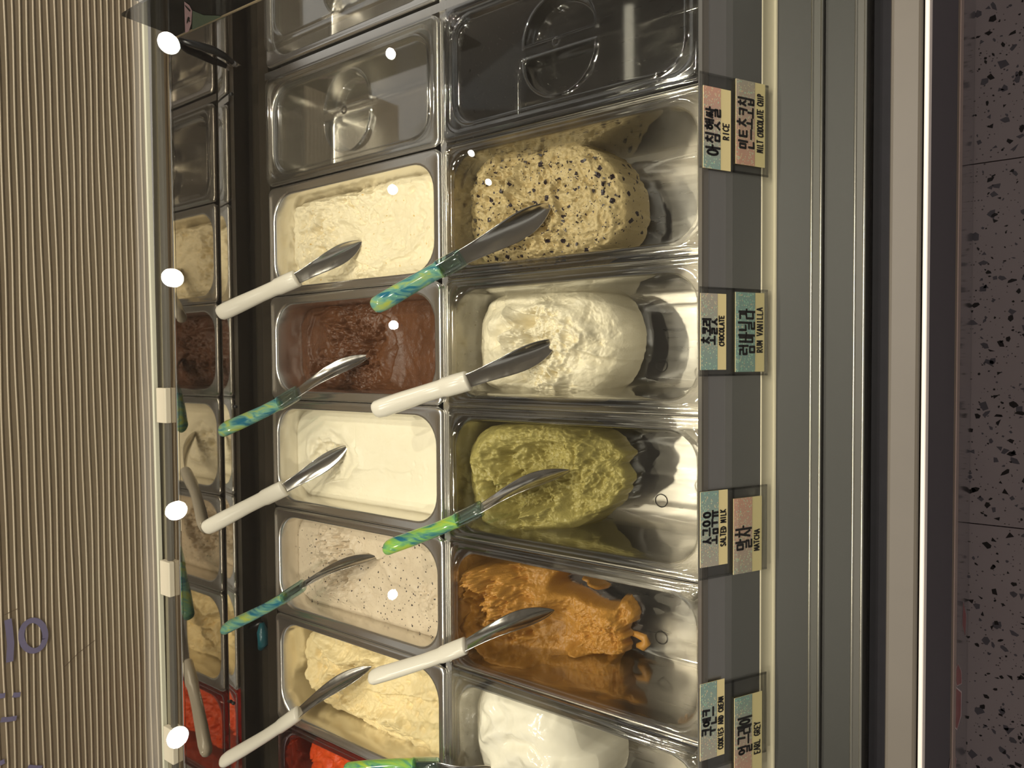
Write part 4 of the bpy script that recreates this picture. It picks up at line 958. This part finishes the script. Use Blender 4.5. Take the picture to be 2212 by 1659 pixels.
UY = Vector((0, py0 - py1, pz0 - pz1)); PLEN = UY.length; UY.normalize(); UX = Vector((1, 0, 0)); UN = Vector((0, UY.z*-1, UY.y)); UN = UX.cross(UY)
def slope_b(x, y):              # distance down the plate of a measured point
    d = _ray(x, y); n = np.array(UN); p0 = np.array([0, py0, pz0]) + n*0.003; t = ((p0 - CP)@n)/(d@n); g = CP + d*t
    return g[0], float((np.array([0, py0, pz0]) - g)@np.array(UY))
def sleeve(label, yl, yr, cards):
    """yl / yr: measured left and right end of the sleeve; each card: rows, texts, colours, ends"""
    xl = slope_b(1585, yl)[0]; xr = slope_b(1585, yr)[0]
    O = Vector((xl, py0, pz0)) + UN*0.0012
    t = thing('price_label_sleeve', label, 'label', O - UY*0.08, 'label sleeves on the ledge')
    W = xr - xl; b0 = -slope_b(1512, 830)[1]; b1 = -slope_b(1659, 830)[1]
    def slab(name, x0, x1, ya, yb, o0, o1, mat, parent, bend=0.0):
        V = []
        for o in (o0, o1):
            for x, y in ((x0, ya), (x1, ya), (x1, yb), (x0, yb)): V.append(tuple(O + UX*x + UY*y + UN*o))
        return obj(name, V, [(0,3,2,1), (4,5,6,7), (0,1,5,4), (1,2,6,5), (2,3,7,6), (3,0,4,7)], mat, parent, smooth=False)
    sl = slab('sleeve', 0, W, b1, b0, 0.0, 0.0008, M_SLEEVE, t)
    # welded edges
    for q, (x0, x1, ya, yb) in enumerate(((0, W, b0 - 0.002, b0), (0, W, b1, b1 + 0.003), (0, 0.002, b1, b0), (W - 0.002, W, b1, b0), (0, W, (b0+b1)/2 + 0.000, (b0+b1)/2 + 0.0022))):
        slab('welded_edge', x0, x1, ya, yb, 0.0008, 0.0014, M_SLEEVE, t)
    for (pa, pm, pb, l, r, cl, cr, kor, kx, kh, eng, ex, eh) in cards:
        ba, bmid, bb = -slope_b(pa, 830)[1], -slope_b(pm, 830)[1], -slope_b(pb, 830)[1]
        cx0, cx1 = slope_b((pa+pb)/2, l)[0] - xl, slope_b((pa+pb)/2, r)[0] - xl
        card = slab('card', cx0, cx1, bb, ba, 0.0016, 0.0021, M_CARD, t)
        slab('glitter_strip', cx0, cx1, bmid, ba, 0.0021, 0.0023, glitter('glitter', cl, cr, xl + cx0 - _wl(card).x, xl + cx1 - _wl(card).x), card)
        # handwriting
        def wr(strokes_of, txt, span, y_lo, y_hi, wd, name, jit):
            xa, xb = slope_b((pa+pb)/2, span[0])[0] - xl, slope_b((pa+pb)/2, span[1])[0] - xl
            n = len(txt); cw = (xb - xa)/n; st = []
            rn = random.Random(hash(txt) % 1000 if False else len(txt)*7 + n)
            for i, ch in enumerate(txt):
                if ch == ' ': continue
                dy = rn.uniform(-1, 1)*jit; sh = rn.uniform(-0.05, 0.05)
                gw = cw*(0.86 if name == 'korean_writing' else 0.74)
                for s in strokes_of(ch):
                    st.append([(xa + i*cw + (x + sh*y)*gw, y_lo + dy + y*(y_hi - y_lo)) for x, y in s])
            V, Fc = ribbon(st, wd, O, UX, UY, UN, 0.0025); obj(name, V, Fc, M_INK, card, smooth=False)
        h = ba - bmid
        wr(hangul, kor, kx, bmid + h*kh[0], bmid + h*kh[1], 0.0023, 'korean_writing', 0.0008)
        h2 = bmid - bb
        wr(lambda c: LAT[c], eng, ex, bb + h2*eh[0], bb + h2*eh[1], 0.0013, 'english_writing', 0.0003)
    return t
sleeve('clear sleeve with two cards reading RICE and MILT CHOCOLATE CHIP', 372, 168, [
    (1518, 1555, 1577, 366, 190, TEAL, PINK, '아침햇쌀', (337, 230), (0.08, 0.90), 'RICE', (299, 262), (0.24, 0.80)),
    (1588, 1628, 1650, 358, 176, PINK, GREY, '민트초코칩', (324, 208), (0.06, 0.88), 'MILT CHOCOLATE CHIP', (326, 198), (0.22, 0.78))])
sleeve('clear sleeve with two cards reading CHOCOLATE and RUM VANILLA', 812, 622, [
    (1513, 1549, 1568, 799, 634, TEAL, GREY, '초콜릿', (744, 684), (0.08, 0.92), 'CHOCOLATE', (747, 680), (0.28, 0.82)),
    (1588, 1630, 1650, 803, 632, TEAL, TEAL, '럼바닐라', (766, 664), (0.06, 0.86), 'RUM VANILLA', (761, 662), (0.22, 0.82))])
sleeve('clear sleeve with two cards reading SALTED MILK and MATCHA', 1242, 1054, [
    (1513, 1552, 1572, 1222, 1060, GREY, TEAL, '소금우유', (1174, 1100), (0.06, 0.90), 'SALTED MILK', (1182, 1101), (0.24, 0.80)),
    (1585, 1625, 1646, 1236, 1074, GREY, PINK, '말차', (1186, 1130), (0.06, 0.90), 'MATCHA', (1191, 1144), (0.28, 0.80))])
sleeve('clear sleeve with two cards reading COOKIES AND CREAM and EARL GREY', 1648, 1470, [
    (1513, 1549, 1566, 1636, 1472, GREY, TEAL, '쿠앤크', (1586, 1524), (0.08, 0.90), 'COOKIES AND CREAM', (1622, 1508), (0.22, 0.84)),
    (1588, 1626, 1648, 1672, 1500, PINK, TEAL, '얼그레이', (1624, 1540), (0.06, 0.84), 'EARL GREY', (1632, 1562), (0.22, 0.80))])

# ------------------------------------------------------------------ lift everything so the floor lies at z = 0
for o in bpy.data.objects:
    if o.parent is None and o.type != 'CAMERA':
        o.location.z += RIM
